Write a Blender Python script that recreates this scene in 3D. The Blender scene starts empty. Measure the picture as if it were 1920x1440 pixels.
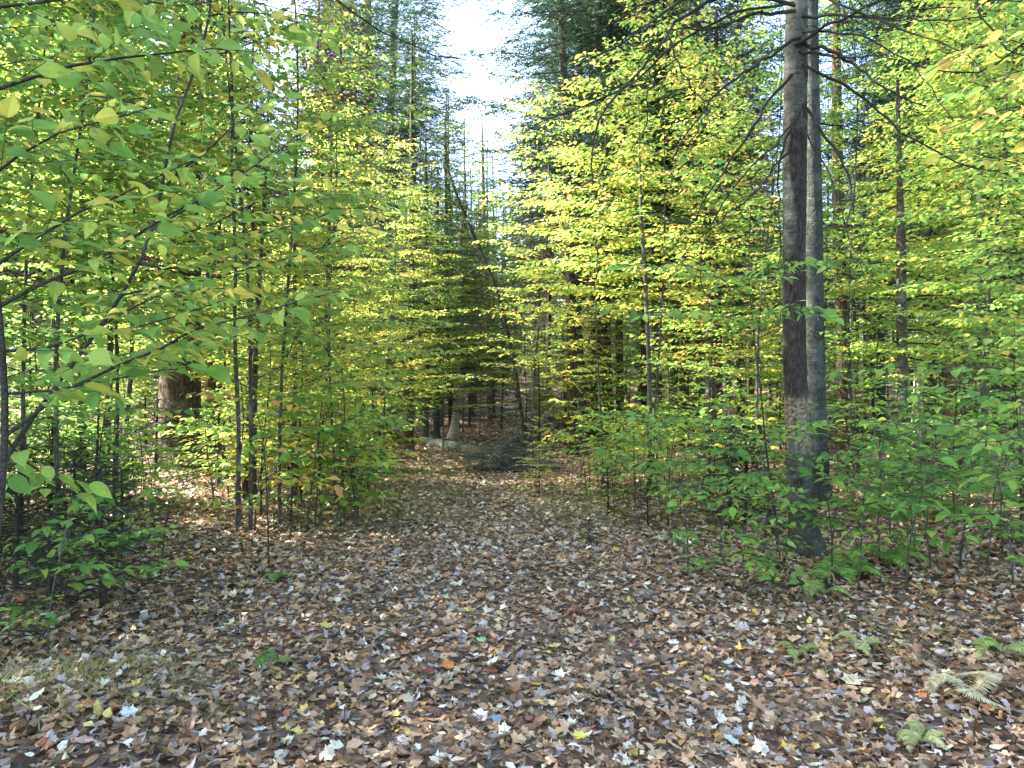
import bpy, math, random
import numpy as np
from mathutils import Vector

# ------------------------------------------------------------------ camera, world, sun, exposure
SC = bpy.context.scene
C = SC.collection
HC, F = 1.5, 1397.0            # eye height, focal length in pixels of the 1920 px wide photograph
cam = bpy.data.objects.new('camera', bpy.data.cameras.new('camera'))
C.objects.link(cam)
cam.location = (0, 0, HC)
cam.rotation_euler = (math.radians(90), 0, 0)
cam.data.sensor_width = 36
cam.data.lens = 36 * F / 1920
cam.data.clip_end = 3000
cam.data.clip_start = 0.05
SC.camera = cam

SUN_AZ, SUN_EL = math.radians(-80), math.radians(38)     # azimuth clockwise from +Y
sv = Vector((math.sin(SUN_AZ) * math.cos(SUN_EL), math.cos(SUN_AZ) * math.cos(SUN_EL), math.sin(SUN_EL)))
W = bpy.data.worlds.new('World'); SC.world = W; W.use_nodes = True
nt = W.node_tree; nt.nodes.clear()
sky = nt.nodes.new('ShaderNodeTexSky'); sky.sky_type = 'NISHITA'; sky.sun_disc = False
sky.sun_elevation = SUN_EL; sky.sun_rotation = SUN_AZ
sky.air_density = 1.0; sky.dust_density = 2.5; sky.ozone_density = 1.0
bg = nt.nodes.new('ShaderNodeBackground'); bg.inputs[1].default_value = 0.15
wo = nt.nodes.new('ShaderNodeOutputWorld')
nt.links.new(sky.outputs[0], bg.inputs[0]); nt.links.new(bg.outputs[0], wo.inputs[0])
sl = bpy.data.lights.new('sun', 'SUN'); sl.energy = 4.2; sl.angle = math.radians(0.5); sl.color = (1.0, 0.92, 0.80)
so = bpy.data.objects.new('sun', sl); C.objects.link(so)
so.rotation_euler = sv.to_track_quat('Z', 'Y').to_euler()
SC.view_settings.view_transform = 'Standard'; SC.view_settings.look = 'None'
SC.view_settings.exposure = 3.25; SC.view_settings.gamma = 1
cy = SC.cycles
cy.max_bounces = 9; cy.diffuse_bounces = 6; cy.glossy_bounces = 2; cy.transmission_bounces = 6; cy.transparent_max_bounces = 4
cy.caustics_reflective = False; cy.caustics_refractive = False
cy.use_denoising = True
cy.sample_clamp_indirect = 6
try: cy.denoising_prefilter = 'ACCURATE'
except Exception: pass

RNG = np.random.default_rng(11)
random.seed(5)
TAU = math.tau

# ------------------------------------------------------------------ terrain
def gz(x, y):
    x = np.asarray(x, float); y = np.asarray(y, float)
    z = 0.035 * np.sin(x * 1.3 + 0.6) * np.cos(y * 0.9) + 0.02 * np.sin(x * 2.9 + y * 2.1)
    z = z + 0.16 * np.exp(-((x + 1.95) ** 2 / 0.5 + (y - 3.0) ** 2 / 0.45))
    off = 1 - np.exp(-np.clip(np.abs(x + 0.035 * y) - 1.9, 0, 9) / 1.3)
    z = z + 0.17 * off * np.clip(y / 5 - .4, 0, 1) + 0.18 * off * np.clip((np.abs(x) - 2) / 5, 0, 1) * (0.6 + 0.5 * np.sin(x * 0.9 + 1.0) * np.cos(y * 0.55))
    far = np.clip(y - 14, 0, 200)
    z = z + 0.02 * far + np.clip(y - 40, 0, 300) * 0.03
    return z
def P(px, py, d):
    return Vector(((px - 960) / F * d, d, HC - (py - 720) / F * d))
def G(px, d):
    x = (px - 960) / F * d
    return Vector((x, d, float(gz(x, d))))
def dist_at(py):
    d = 3.0
    for _ in range(30):
        d = 0.5 * d + 0.5 * (HC - float(gz(0, d))) * F / max(20.0, py - 720)
    return d

# ------------------------------------------------------------------ scene bookkeeping
def tag(o, label=None, cat=None, group=None, kind=None):
    if label: o['label'] = label
    if cat: o['category'] = cat
    if group: o['group'] = group
    if kind: o['kind'] = kind
    return o
def empty(name, loc, label, cat, group=None, rz=0.0):
    o = bpy.data.objects.new(name, None); C.objects.link(o)
    o.location = loc; o.rotation_euler = (0, 0, rz); o.empty_display_size = 0.2
    return tag(o, label, cat, group)

class Geo:
    """collects vertices, faces and one colour per vertex, then makes ONE mesh"""
    def __init__(s):
        s.v, s.c, s.loops, s.sizes, s.m, s.n, s.sm = [], [], [], [], [], 0, []
    def add(s, v, f, c=None, mi=0, smooth=True):
        v = np.asarray(v, np.float32).reshape(-1, 3); f = np.asarray(f, np.int32)
        if len(v) == 0 or len(f) == 0: return
        if c is None: c = np.full((len(v), 4), 0.5, np.float32)
        s.v.append(v); s.c.append(np.asarray(c, np.float32).reshape(-1, 4))
        s.loops.append((f + s.n).ravel()); s.sizes.append(np.full(len(f), f.shape[1], np.int32))
        s.m.append(np.full(len(f), mi, np.int32)); s.sm.append(np.full(len(f), smooth, bool)); s.n += len(v)
    def mesh(s, name, mats):
        me = bpy.data.meshes.new(name)
        if not s.v: return me
        v = np.concatenate(s.v); lo = np.concatenate(s.loops); sz = np.concatenate(s.sizes)
        me.vertices.add(len(v)); me.vertices.foreach_set('co', v.ravel())
        me.loops.add(len(lo)); me.loops.foreach_set('vertex_index', lo)
        me.polygons.add(len(sz)); st = np.concatenate([[0], np.cumsum(sz)[:-1]]).astype(np.int32)
        me.polygons.foreach_set('loop_start', st); me.polygons.foreach_set('loop_total', sz)
        me.polygons.foreach_set('material_index', np.concatenate(s.m))
        me.polygons.foreach_set('use_smooth', np.concatenate(s.sm))
        me.update(calc_edges=True)
        a = me.color_attributes.new('col', 'FLOAT_COLOR', 'POINT'); a.data.foreach_set('color', np.concatenate(s.c).ravel())
        for m in (mats if isinstance(mats, (list, tuple)) else [mats]): me.materials.append(m)
        return me
    def build(s, name, mats, parent=None, loc=None):
        o = bpy.data.objects.new(name, s.mesh(name, mats)); C.objects.link(o)
        if parent: o.parent = parent
        if loc is not None: o.location = loc
        return o
    # ---- tube along a polyline
    def tube(s, pts, rad, sides=8, col=None, cap=False, mi=0, bumps=0.0, flute=0.0, rng=None):
        pts = np.asarray(pts, float); rad = np.asarray(rad, float) * np.ones(len(pts))
        t = np.gradient(pts, axis=0); t /= np.linalg.norm(t, axis=1)[:, None] + 1e-9
        ref = np.array([1.0, 0.1, 0.0]) if abs(t[0, 2]) > 0.6 else np.array([0, 0, 1.0])
        u = ref - t * (t @ ref)[:, None]; u /= np.linalg.norm(u, axis=1)[:, None] + 1e-9
        w = np.cross(t, u)
        a = np.arange(sides) / sides * TAU
        R = rad[:, None] * np.ones((1, sides))
        if bumps and rng is not None:
            n = rng.normal(size=R.shape); n = (n + np.roll(n, 1, 0) + np.roll(n, 1, 1)) / 1.7
            R = R * (1 + bumps * n)
        if flute and rng is not None:
            ph = rng.uniform(0, TAU, 3)
            k = np.exp(-np.arange(len(pts)) / 3.0)[:, None]
            R = R * (1 + flute * k * (np.sin(3 * a + ph[0]) + 0.6 * np.sin(5 * a + ph[1]))[None])
        V = pts[:, None] + R[..., None] * (np.cos(a)[None, :, None] * u[:, None] + np.sin(a)[None, :, None] * w[:, None])
        n = len(pts); i = np.arange(n - 1)[:, None] * sides; j = np.arange(sides)[None]; k = (j + 1) % sides
        f = np.stack([i + j, i + k, i + sides + k, i + sides + j], -1).reshape(-1, 4)
        if col is None: col = (0.5, 0.5, 0.5, 0.5)
        s.add(V.reshape(-1, 3), f, np.tile(np.array(col, np.float32), (n * sides, 1)), mi)
        if cap:
            s.add(np.vstack([V[-1], pts[-1]]), [[q, (q + 1) % sides, sides] for q in range(sides)], None, mi, False)
    # ---- many straight tapering three-sided twigs at once
    def prisms(s, A, B, r0, r1, mi=0, col=None):
        A = np.asarray(A, float).reshape(-1, 3); B = np.asarray(B, float).reshape(-1, 3); n = len(A)
        if n == 0: return
        r0 = np.asarray(r0, float) * np.ones(n); r1 = np.asarray(r1, float) * np.ones(n)
        t = B - A; t /= np.linalg.norm(t, axis=1)[:, None] + 1e-9
        ref = np.where(np.abs(t[:, 2:3]) > 0.8, [[1.0, 0, 0]], [[0, 0, 1.0]])
        u = np.cross(t, ref); u /= np.linalg.norm(u, axis=1)[:, None] + 1e-9
        w = np.cross(t, u); V = np.zeros((n, 6, 3))
        for q in range(3):
            d = math.cos(q * TAU / 3) * u + math.sin(q * TAU / 3) * w
            V[:, q] = A + d * r0[:, None]; V[:, 3 + q] = B + d * r1[:, None]
        f = np.array([[0, 1, 4, 3], [1, 2, 5, 4], [2, 0, 3, 5]])
        f = (f[None] + (np.arange(n) * 6)[:, None, None]).reshape(-1, 4)
        s.add(V.reshape(-1, 3), f, None if col is None else np.tile(np.array(col, np.float32), (n * 6, 1)), mi)
    # ---- many copies of one small leaf shape
    def scatter(s, T, pos, ydir, nrm, size, r, r2=None, mi=0, width=None, curl=None):
        V, Fc = T
        pos = np.asarray(pos, float).reshape(-1, 3); n = len(pos)
        if n == 0: return
        y = np.asarray(ydir, float).reshape(-1, 3); y = y / (np.linalg.norm(y, axis=1)[:, None] + 1e-9)
        z = np.asarray(nrm, float).reshape(-1, 3)
        x = np.cross(y, z); x /= np.linalg.norm(x, axis=1)[:, None] + 1e-9
        z = np.cross(x, y); size = np.asarray(size, float) * np.ones(n)
        wd = np.ones(n) if width is None else np.asarray(width) * np.ones(n)
        vz = np.tile(V[:, 2][None], (n, 1))
        if curl is not None:
            cx, cyy = curl
            vz = vz + cx[:, None] * (V[:, 0] ** 2)[None] + cyy[:, None] * ((V[:, 1] - 0.5) ** 2)[None]
        O = (x[:, None] * (V[:, 0][None] * wd[:, None])[..., None] + y[:, None] * V[:, 1][None, :, None] + z[:, None] * vz[..., None])
        O = O * size[:, None, None] + pos[:, None]
        k = len(V)
        col = np.zeros((n, k, 4), np.float32)
        col[..., 0] = np.asarray(r)[:, None]; col[..., 1] = V[:, 0][None] + 0.5; col[..., 2] = V[:, 1][None]
        col[..., 3] = np.asarray(r2 if r2 is not None else RNG.random(n))[:, None]
        O = O.reshape(-1, 3); col = col.reshape(-1, 4)
        for fc in Fc:
            fc = np.asarray(fc)
            f = (fc[None] + (np.arange(n) * k)[:, None, None]).reshape(-1, fc.shape[1])
            s.v.append(np.zeros((0, 3), np.float32)); s.c.append(np.zeros((0, 4), np.float32))
            s.loops.append((f + s.n).ravel().astype(np.int32)); s.sizes.append(np.full(len(f), f.shape[1], np.int32))
            s.m.append(np.full(len(f), mi, np.int32)); s.sm.append(np.full(len(f), False))
        s.v.append(O.astype(np.float32)); s.c.append(col); s.n += n * k

# ------------------------------------------------------------------ leaf shapes (unit length along +Y)
def oval(ts, ws, droop=0.10, fold=0.10):
    V = [(0, 0, 0)]; nseg = len(ts)
    mid, L, R = [], [], []
    for t, w in zip(ts, ws):
        zc = -droop * t * t
        mid.append(len(V)); V.append((0, t, zc))
        L.append(len(V)); V.append((-w, t - 0.03, zc + fold * w))
        R.append(len(V)); V.append((w, t - 0.03, zc + fold * w))
    tip = len(V); V.append((0, 1.0, -droop))
    tri = [(0, mid[0], L[0]), (0, R[0], mid[0]), (mid[-1], tip, L[-1]), (mid[-1], R[-1], tip)]
    quad = []
    for i in range(nseg - 1):
        quad += [(mid[i], mid[i + 1], L[i + 1], L[i]), (mid[i], R[i], R[i + 1], mid[i + 1])]
    return np.array(V, float), [tri] + ([quad] if quad else [])
LEAF_HI = oval([.08, .2, .35, .52, .7, .86], [.12, .215, .26, .25, .18, .085], .16, .22)
LEAF_MD = oval([.22, .55, .8], [.21, .25, .13], .14, .2)
LEAF_LO = (np.array([(0, 0, 0), (-.25, .45, .03), (0, 1, -.1), (.25, .45, .03)], float), [[(0, 3, 2), (0, 2, 1)]])
NEEDLE = (np.array([(-.5, 0, 0), (.5, 0, 0), (.12, 1, 0), (-.12, 1, 0)], float), [[(0, 1, 2, 3)]])
def star(ang_r, c=(0, .45)):
    V = [(c[0], c[1], .02)]
    for a, r in ang_r:
        a = math.radians(a); V.append((c[0] + r * math.sin(a), c[1] + r * math.cos(a), -0.12 * r * r + 0.03 * math.sin(3 * a)))
    k = len(ang_r)
    return np.array(V, float), [[(0, 1 + (i + 1) % k, 1 + i) for i in range(k)]]
MAPLE_HI = star([(0, .56), (9, .42), (17, .45), (24, .32), (36, .43), (47, .43), (54, .57), (62, .40), (74, .40), (86, .28), (102, .33), (116, .44), (130, .30),
                 (158, .30), (180, .40), (202, .30), (230, .30), (244, .44), (258, .33), (274, .28), (286, .40), (298, .40), (306, .57), (313, .43), (324, .42), (336, .32), (343, .43), (351, .40)])
MAPLE_LO = star([(0, .56), (22, .28), (52, .55), (84, .25), (118, .42), (180, .36), (242, .42), (276, .25), (308, .55), (338, .28)])
SCRAP = (np.array([(0, 0, 0), (-.32, .2, .05), (-.25, .8, -.04), (.05, 1, .03), (.34, .55, -.03), (.22, .1, .04)], float), [[(0, 5, 4), (0, 4, 3), (0, 3, 2), (0, 2, 1)]])

# ------------------------------------------------------------------ materials
def new_mat(name):
    m = bpy.data.materials.new(name); m.use_nodes = True
    n = m.node_tree.nodes; n.clear(); return m, n, m.node_tree.links
def ramp(n, stops, interp='LINEAR'):
    r = n.new('ShaderNodeValToRGB'); e = r.color_ramp; e.interpolation = interp
    while len(e.elements) > 1: e.elements.remove(e.elements[-1])
    e.elements[0].position = stops[0][0]; e.elements[0].color = (*stops[0][1], 1)
    for p, c in stops[1:]:
        q = e.elements.new(p); q.color = (*c, 1)
    return r
def math_n(n, l, op, a, b=None, c=None, clamp=False):
    m = n.new('ShaderNodeMath'); m.operation = op; m.use_clamp = clamp
    for i, x in enumerate((a, b, c)):
        if x is None: continue
        if isinstance(x, (int, float)): m.inputs[i].default_value = x
        else: l.new(x, m.inputs[i])
    return m.outputs[0]

def leaf_material(name, stops, spread=0.45, transl=0.56, rough=0.5, veins=True, spec=0.35, use_obj=True):
    """colour = per-leaf random + the plant's own hue (object colour), veins from the leaf's own coordinates"""
    m, n, l = new_mat(name)
    at = n.new('ShaderNodeVertexColor'); at.layer_name = 'col'
    sp = n.new('ShaderNodeSeparateColor'); l.new(at.outputs[0], sp.inputs[0])
    r, u, v = sp.outputs[0], sp.outputs[1], sp.outputs[2]
    f = math_n(n, l, 'MULTIPLY', r, spread)
    if use_obj:
        oi = n.new('ShaderNodeObjectInfo'); s2 = n.new('ShaderNodeSeparateColor'); l.new(oi.outputs['Color'], s2.inputs[0])
        f = math_n(n, l, 'ADD', f, s2.outputs[0])
    tc = n.new('ShaderNodeTexCoord')
    nz = n.new('ShaderNodeTexNoise'); nz.inputs['Scale'].default_value = 1.3; nz.inputs['Detail'].default_value = 2
    l.new(tc.outputs['Object'], nz.inputs['Vector'])
    f = math_n(n, l, 'ADD', f, math_n(n, l, 'MULTIPLY', math_n(n, l, 'SUBTRACT', nz.outputs[0], 0.5), 0.65), clamp=True)
    rp = ramp(n, stops); l.new(f, rp.inputs[0]); colr = rp.outputs[0]
    bri = math_n(n, l, 'MULTIPLY_ADD', at.outputs[1], 0.55, 0.72)
    if veins:
        au = math_n(n, l, 'ABSOLUTE', math_n(n, l, 'SUBTRACT', u, 0.5))
        w = math_n(n, l, 'SINE', math_n(n, l, 'MULTIPLY', math_n(n, l, 'SUBTRACT', v, math_n(n, l, 'MULTIPLY', au, 0.8)), 75))
        w = math_n(n, l, 'POWER', math_n(n, l, 'MULTIPLY_ADD', w, 0.5, 0.5), 5)
        mid = math_n(n, l, 'LESS_THAN', au, 0.012)
        w = math_n(n, l, 'MAXIMUM', math_n(n, l, 'MULTIPLY', w, 0.6), mid)
        bri = math_n(n, l, 'MULTIPLY_ADD', w, 0.22, bri)
    hm = n.new('ShaderNodeMix'); hm.data_type = 'RGBA'; hm.blend_type = 'MULTIPLY'; hm.inputs[0].default_value = 1
    cb = n.new('ShaderNodeCombineColor')
    for i in range(3): l.new(bri, cb.inputs[i])
    l.new(colr, hm.inputs[6]); l.new(cb.outputs[0], hm.inputs[7]); col = hm.outputs[2]
    # small blotches that belong to the leaf
    nb = n.new('ShaderNodeTexNoise'); nb.inputs['Scale'].default_value = 40; l.new(tc.outputs['Object'], nb.inputs['Vector'])
    bl = n.new('ShaderNodeMapRange'); bl.inputs[1].default_value = 0.60; bl.inputs[2].default_value = 0.72; l.new(nb.outputs[0], bl.inputs[0])
    mx = n.new('ShaderNodeMix'); mx.data_type = 'RGBA'; l.new(math_n(n, l, 'MULTIPLY', bl.outputs[0], 0.5), mx.inputs[0])
    l.new(col, mx.inputs[6]); mx.inputs[7].default_value = (0.16, 0.09, 0.03, 1); col = mx.outputs[2]
    p = n.new('ShaderNodeBsdfPrincipled'); p.inputs['Roughness'].default_value = rough; p.inputs['Specular IOR Level'].default_value = spec
    l.new(col, p.inputs['Base Color'])
    t = n.new('ShaderNodeBsdfTranslucent')
    g = n.new('ShaderNodeGamma'); g.inputs[1].default_value = 0.82; l.new(col, g.inputs[0]); l.new(g.outputs[0], t.inputs[0])
    ms = n.new('ShaderNodeMixShader'); ms.inputs[0].default_value = transl
    l.new(p.outputs[0], ms.inputs[1]); l.new(t.outputs[0], ms.inputs[2])
    o = n.new('ShaderNodeOutputMaterial'); l.new(ms.outputs[0], o.inputs[0])
    return m

BEECH_STOPS = [(0, (.055, .165, .055)), (.22, (.10, .255, .05)), (.45, (.18, .35, .055)), (.64, (.30, .41, .065)), (.78, (.58, .50, .07)), (.9, (.62, .42, .10)), (1, (.55, .27, .10))]
M_LEAF = leaf_material('beech_leaf', BEECH_STOPS)
M_NEEDLE = leaf_material('conifer_needles', [(0, (.010, .035, .018)), (.5, (.028, .070, .030)), (.8, (.07, .12, .035)), (1, (.16, .17, .05))], .5, .2, .5, False)
M_FERN = leaf_material('fern_frond', [(0, (.07, .22, .04)), (.4, (.20, .38, .07)), (.8, (.40, .47, .18)), (1, (.56, .53, .33))], .3, .4, .5, False)
LITTER = [(0, (.032, .017, .010)), (.10, (.10, .050, .026)), (.24, (.26, .140, .070)), (.42, (.42, .26, .14)), (.52, (.50, .345, .205)), (.57, (.15, .095, .062)), (.66, (.50, .34, .195)),
          (.73, (.20, .16, .14)), (.81, (.38, .33, .32)), (.88, (.54, .48, .33)), (.935, (.70, .66, .55)), (.958, (.64, .50, .12)), (.978, (.46, .20, .07)), (1, (.26, .07, .05))]
M_GRASS = leaf_material('grass_blade', [(0, (.05, .10, .025)), (.4, (.12, .19, .04)), (.7, (.26, .25, .09)), (1, (.36, .30, .15))], .3, .3, .6, False)
M_LITTER = leaf_material('fallen_leaf', LITTER, 1.0, .12, .42, True, .55, False)
for nd in M_LITTER.node_tree.nodes:                       # litter keeps each leaf's own colour: no drifting hue
    if nd.type == 'MATH' and nd.operation == 'MULTIPLY' and abs(nd.inputs[1].default_value - 0.65) < 1e-6: nd.inputs[1].default_value = 0.0
M_STRAW = leaf_material('pine_needle_litter', [(0, (.09, .045, .02)), (.6, (.20, .11, .05)), (1, (.32, .24, .12))], 1.0, .05, .6, False, .3, False)
def single_leaf(name, c):
    return leaf_material(name, [(0, c), (1, tuple(min(.9, k * 1.25) for k in c))], 1.0, .18, .45, True, .45, False)

def bark_material(name, dark, light, patch, scale=(9, 9, 1.6), bump=0.6, bands=0.0, moss=0.0, patch_amt=.6):
    m, n, l = new_mat(name)
    tc = n.new('ShaderNodeTexCoord'); mp = n.new('ShaderNodeMapping'); mp.inputs['Scale'].default_value = scale
    l.new(tc.outputs['Object'], mp.inputs[0])
    a = n.new('ShaderNodeTexNoise'); a.inputs['Scale'].default_value = 4.5; a.inputs['Detail'].default_value = 7; a.inputs['Roughness'].default_value = .65
    l.new(mp.outputs[0], a.inputs['Vector'])
    vo = n.new('ShaderNodeTexVoronoi'); vo.feature = 'DISTANCE_TO_EDGE'; vo.inputs['Scale'].default_value = 3.2; l.new(mp.outputs[0], vo.inputs['Vector'])
    cr = n.new('ShaderNodeMapRange'); cr.inputs[1].default_value = 0.0; cr.inputs[2].default_value = 0.16; l.new(vo.outputs[0], cr.inputs[0])
    h = math_n(n, l, 'MULTIPLY', a.outputs[0], math_n(n, l, 'MULTIPLY_ADD', cr.outputs[0], 0.6, 0.4))
    if bands:
        mb = n.new('ShaderNodeMapping'); mb.inputs['Scale'].default_value = (2.2, 2.2, 38); l.new(tc.outputs['Object'], mb.inputs[0])
        bn = n.new('ShaderNodeTexNoise'); bn.inputs['Scale'].default_value = 2.2; bn.inputs['Detail'].default_value = 3; l.new(mb.outputs[0], bn.inputs['Vector'])
        h = math_n(n, l, 'ADD', math_n(n, l, 'MULTIPLY', h, 1 - bands), math_n(n, l, 'MULTIPLY', bn.outputs[0], bands))
    rp = ramp(n, [(.22, dark), (.60, light), (.85, tuple(min(.8, c * 1.4) for c in light))]); l.new(h, rp.inputs[0])
    pn = n.new('ShaderNodeTexNoise'); pn.inputs['Scale'].default_value = 3.4; pn.inputs['Detail'].default_value = 6; pn.inputs['Roughness'].default_value = .7
    l.new(tc.outputs['Object'], pn.inputs['Vector'])
    pr = n.new('ShaderNodeMapRange'); pr.inputs[1].default_value = .50; pr.inputs[2].default_value = .60; l.new(pn.outputs[0], pr.inputs[0])
    mx = n.new('ShaderNodeMix'); mx.data_type = 'RGBA'; l.new(math_n(n, l, 'MULTIPLY', pr.outputs[0], patch_amt), mx.inputs[0])
    l.new(rp.outputs[0], mx.inputs[6]); mx.inputs[7].default_value = (*patch, 1); col = mx.outputs[2]
    if moss:
        mn = n.new('ShaderNodeTexNoise'); mn.inputs['Scale'].default_value = 6; mn.inputs['Detail'].default_value = 5; l.new(tc.outputs['Object'], mn.inputs['Vector'])
        mr = n.new('ShaderNodeMapRange'); mr.inputs[1].default_value = .47; mr.inputs[2].default_value = .62; l.new(mn.outputs[0], mr.inputs[0])
        m2 = n.new('ShaderNodeMix'); m2.data_type = 'RGBA'; l.new(math_n(n, l, 'MULTIPLY', mr.outputs[0], moss), m2.inputs[0])
        l.new(col, m2.inputs[6]); m2.inputs[7].default_value = (.045, .075, .025, 1); col = m2.outputs[2]
    b = n.new('ShaderNodeBump'); b.inputs['Strength'].default_value = bump; b.inputs['Distance'].default_value = .02; l.new(h, b.inputs['Height'])
    p = n.new('ShaderNodeBsdfPrincipled'); p.inputs['Roughness'].default_value = .9; p.inputs['Specular IOR Level'].default_value = .2
    l.new(col, p.inputs['Base Color']); l.new(b.outputs[0], p.inputs['Normal'])
    o = n.new('ShaderNodeOutputMaterial'); l.new(p.outputs[0], o.inputs[0]); return m
M_PINE = bark_material('dark_pine_bark', (.022, .016, .012), (.10, .068, .048), (.12, .11, .09), (7, 7, 1.3), 1.0)
M_WARM = bark_material('reddish_bark', (.06, .035, .025), (.30, .19, .13), (.20, .17, .13), (7, 7, 2.2), .9)
M_FIR = bark_material('grey_fir_bark', (.024, .027, .024), (.072, .080, .072), (.14, .165, .145), (4, 4, 3), .5, .6, .35)
M_GREY = bark_material('bluish_grey_bark', (.018, .020, .019), (.062, .066, .062), (.115, .13, .115), (6, 6, 3.2), .9, .45, .3)
M_MOSSY = bark_material('mossy_bark', (.03, .03, .022), (.12, .11, .08), (.14, .17, .11), (8, 8, 2), .7, 0, .75)
M_SLIM = bark_material('slim_dark_bark', (.03, .026, .022), (.10, .088, .072), (.17, .18, .15), (14, 14, 4), .4)
M_BIRCH = bark_material('pale_birch_bark', (.14, .11, .085), (.46, .42, .33), (.10, .08, .06), (3, 3, 5), .4, .75, 0, .35)
M_SCAR = bark_material('torn_inner_bark', (.012, .009, .008), (.085, .060, .050), (.13, .105, .085), (15, 15, 1.3), 1.6)
M_TAN = bark_material('worn_tan_bark', (.09, .07, .05), (.25, .20, .145), (.30, .27, .21), (7, 7, 9), .7)
M_TWIG = bark_material('dead_twig', (.012, .010, .009), (.032, .029, .026), (.055, .06, .05), (20, 20, 20), .2)
M_DARKTWIG = bark_material('sapling_twig', (.020, .018, .014), (.055, .048, .038), (.08, .08, .06), (20, 20, 20), .2)
def torn_material():
    """grey fir bark and the rough brown wound the trunk carries (wound, scuffed bark and lip come with the mesh)"""
    m = bark_material('torn_fir_bark', (.022, .021, .018), (.084, .082, .070), (.16, .175, .15), (4, 4, 4), .9, .55, .25)
    n, l = m.node_tree.nodes, m.node_tree.links
    p = next(q for q in n if q.type == 'BSDF_PRINCIPLED'); old = p.inputs['Base Color'].links[0].from_socket; bmp = next(q for q in n if q.type == 'BUMP')
    at = n.new('ShaderNodeVertexColor'); at.layer_name = 'col'; sp = n.new('ShaderNodeSeparateColor'); l.new(at.outputs[0], sp.inputs[0])
    tc = n.new('ShaderNodeTexCoord'); mp = n.new('ShaderNodeMapping'); mp.inputs['Scale'].default_value = (24, 24, 5); l.new(tc.outputs['Object'], mp.inputs[0])
    a = n.new('ShaderNodeTexNoise'); a.inputs['Scale'].default_value = 3; a.inputs['Detail'].default_value = 8; a.inputs['Roughness'].default_value = .72; l.new(mp.outputs[0], a.inputs['Vector'])
    w = ramp(n, [(.34, (.010, .008, .007)), (.50, (.048, .039, .034)), (.66, (.115, .092, .076)), (.8, (.20, .17, .14))]); l.new(a.outputs[0], w.inputs[0])
    b = n.new('ShaderNodeTexNoise'); b.inputs['Scale'].default_value = 42; b.inputs['Detail'].default_value = 6; l.new(tc.outputs['Object'], b.inputs['Vector'])
    tn = ramp(n, [(.35, (.05, .038, .028)), (.55, (.19, .15, .105)), (.75, (.33, .28, .21))]); l.new(b.outputs[0], tn.inputs[0])
    def mix(f, x, y):
        q = n.new('ShaderNodeMix'); q.data_type = 'RGBA'; l.new(f, q.inputs[0]); l.new(x, q.inputs[6])
        if isinstance(y, tuple): q.inputs[7].default_value = (*y, 1)
        else: l.new(y, q.inputs[7])
        return q.outputs[2]
    c = mix(sp.outputs[1], old, tn.outputs[0]); c = mix(sp.outputs[0], c, w.outputs[0])
    c = mix(math_n(n, l, 'MULTIPLY', at.outputs[1], .75), c, (.030, .034, .018))
    l.new(c, p.inputs['Base Color'])
    h = bmp.inputs['Height'].links[0].from_socket
    hm = math_n(n, l, 'ADD', math_n(n, l, 'MULTIPLY', h, .8), math_n(n, l, 'MULTIPLY', math_n(n, l, 'MULTIPLY', a.outputs[0], sp.outputs[0]), 1.6))
    l.new(hm, bmp.inputs['Height']); return m
M_TORN = torn_material()
M_BLUETWIG = bark_material('weathered_sticks', (.07, .09, .085), (.24, .29, .27), (.36, .42, .40), (12, 12, 12), .2)
M_LOG = bark_material('log_bark', (.035, .042, .038), (.145, .165, .145), (.25, .28, .24), (9, 9, 4), .8, .3, .35)
M_WOOD = bark_material('sawn_wood', (.20, .13, .07), (.42, .30, .17), (.30, .22, .14), (30, 30, 30), .2)
M_ROT = bark_material('rotten_wood', (.02, .013, .009), (.085, .055, .036), (.06, .07, .035), (8, 8, 2), 1.0, 0, .4)

def ground_material(name, tint=1.0):
    m, n, l = new_mat(name)
    tc = n.new('ShaderNodeTexCoord')
    vo = n.new('ShaderNodeTexVoronoi'); vo.inputs['Scale'].default_value = 17; l.new(tc.outputs['Object'], vo.inputs['Vector'])
    rp = ramp(n, [(0, (.05, .03, .02)), (.3, (.12, .07, .04)), (.55, (.20, .125, .075)), (.8, (.10, .085, .070)), (.95, (.24, .20, .15)), (1, (.30, .20, .06))])
    sc = n.new('ShaderNodeSeparateColor'); l.new(vo.outputs['Color'], sc.inputs[0]); l.new(sc.outputs[0], rp.inputs[0])
    nz = n.new('ShaderNodeTexNoise'); nz.inputs['Scale'].default_value = 2.1; nz.inputs['Detail'].default_value = 8; nz.inputs['Roughness'].default_value = .7
    l.new(tc.outputs['Object'], nz.inputs['Vector'])
    r2 = ramp(n, [(.35, (.35 * tint,) * 3), (.65, (1.0 * tint,) * 3)]); l.new(nz.outputs[0], r2.inputs[0])
    mx = n.new('ShaderNodeMix'); mx.data_type = 'RGBA'; mx.blend_type = 'MULTIPLY'; mx.inputs[0].default_value = 1
    l.new(rp.outputs[0], mx.inputs[6]); l.new(r2.outputs[0], mx.inputs[7])
    b = n.new('ShaderNodeBump'); b.inputs['Distance'].default_value = .03; b.inputs['Strength'].default_value = .9; l.new(vo.outputs[0], b.inputs['Height'])
    p = n.new('ShaderNodeBsdfPrincipled'); p.inputs['Roughness'].default_value = .95; l.new(mx.outputs[2], p.inputs['Base Color']); l.new(b.outputs[0], p.inputs['Normal'])
    o = n.new('ShaderNodeOutputMaterial'); l.new(p.outputs[0], o.inputs[0]); return m
M_GROUND = ground_material('forest_soil'); M_PATH = ground_material('trodden_leaf_path', 1.25)

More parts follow.
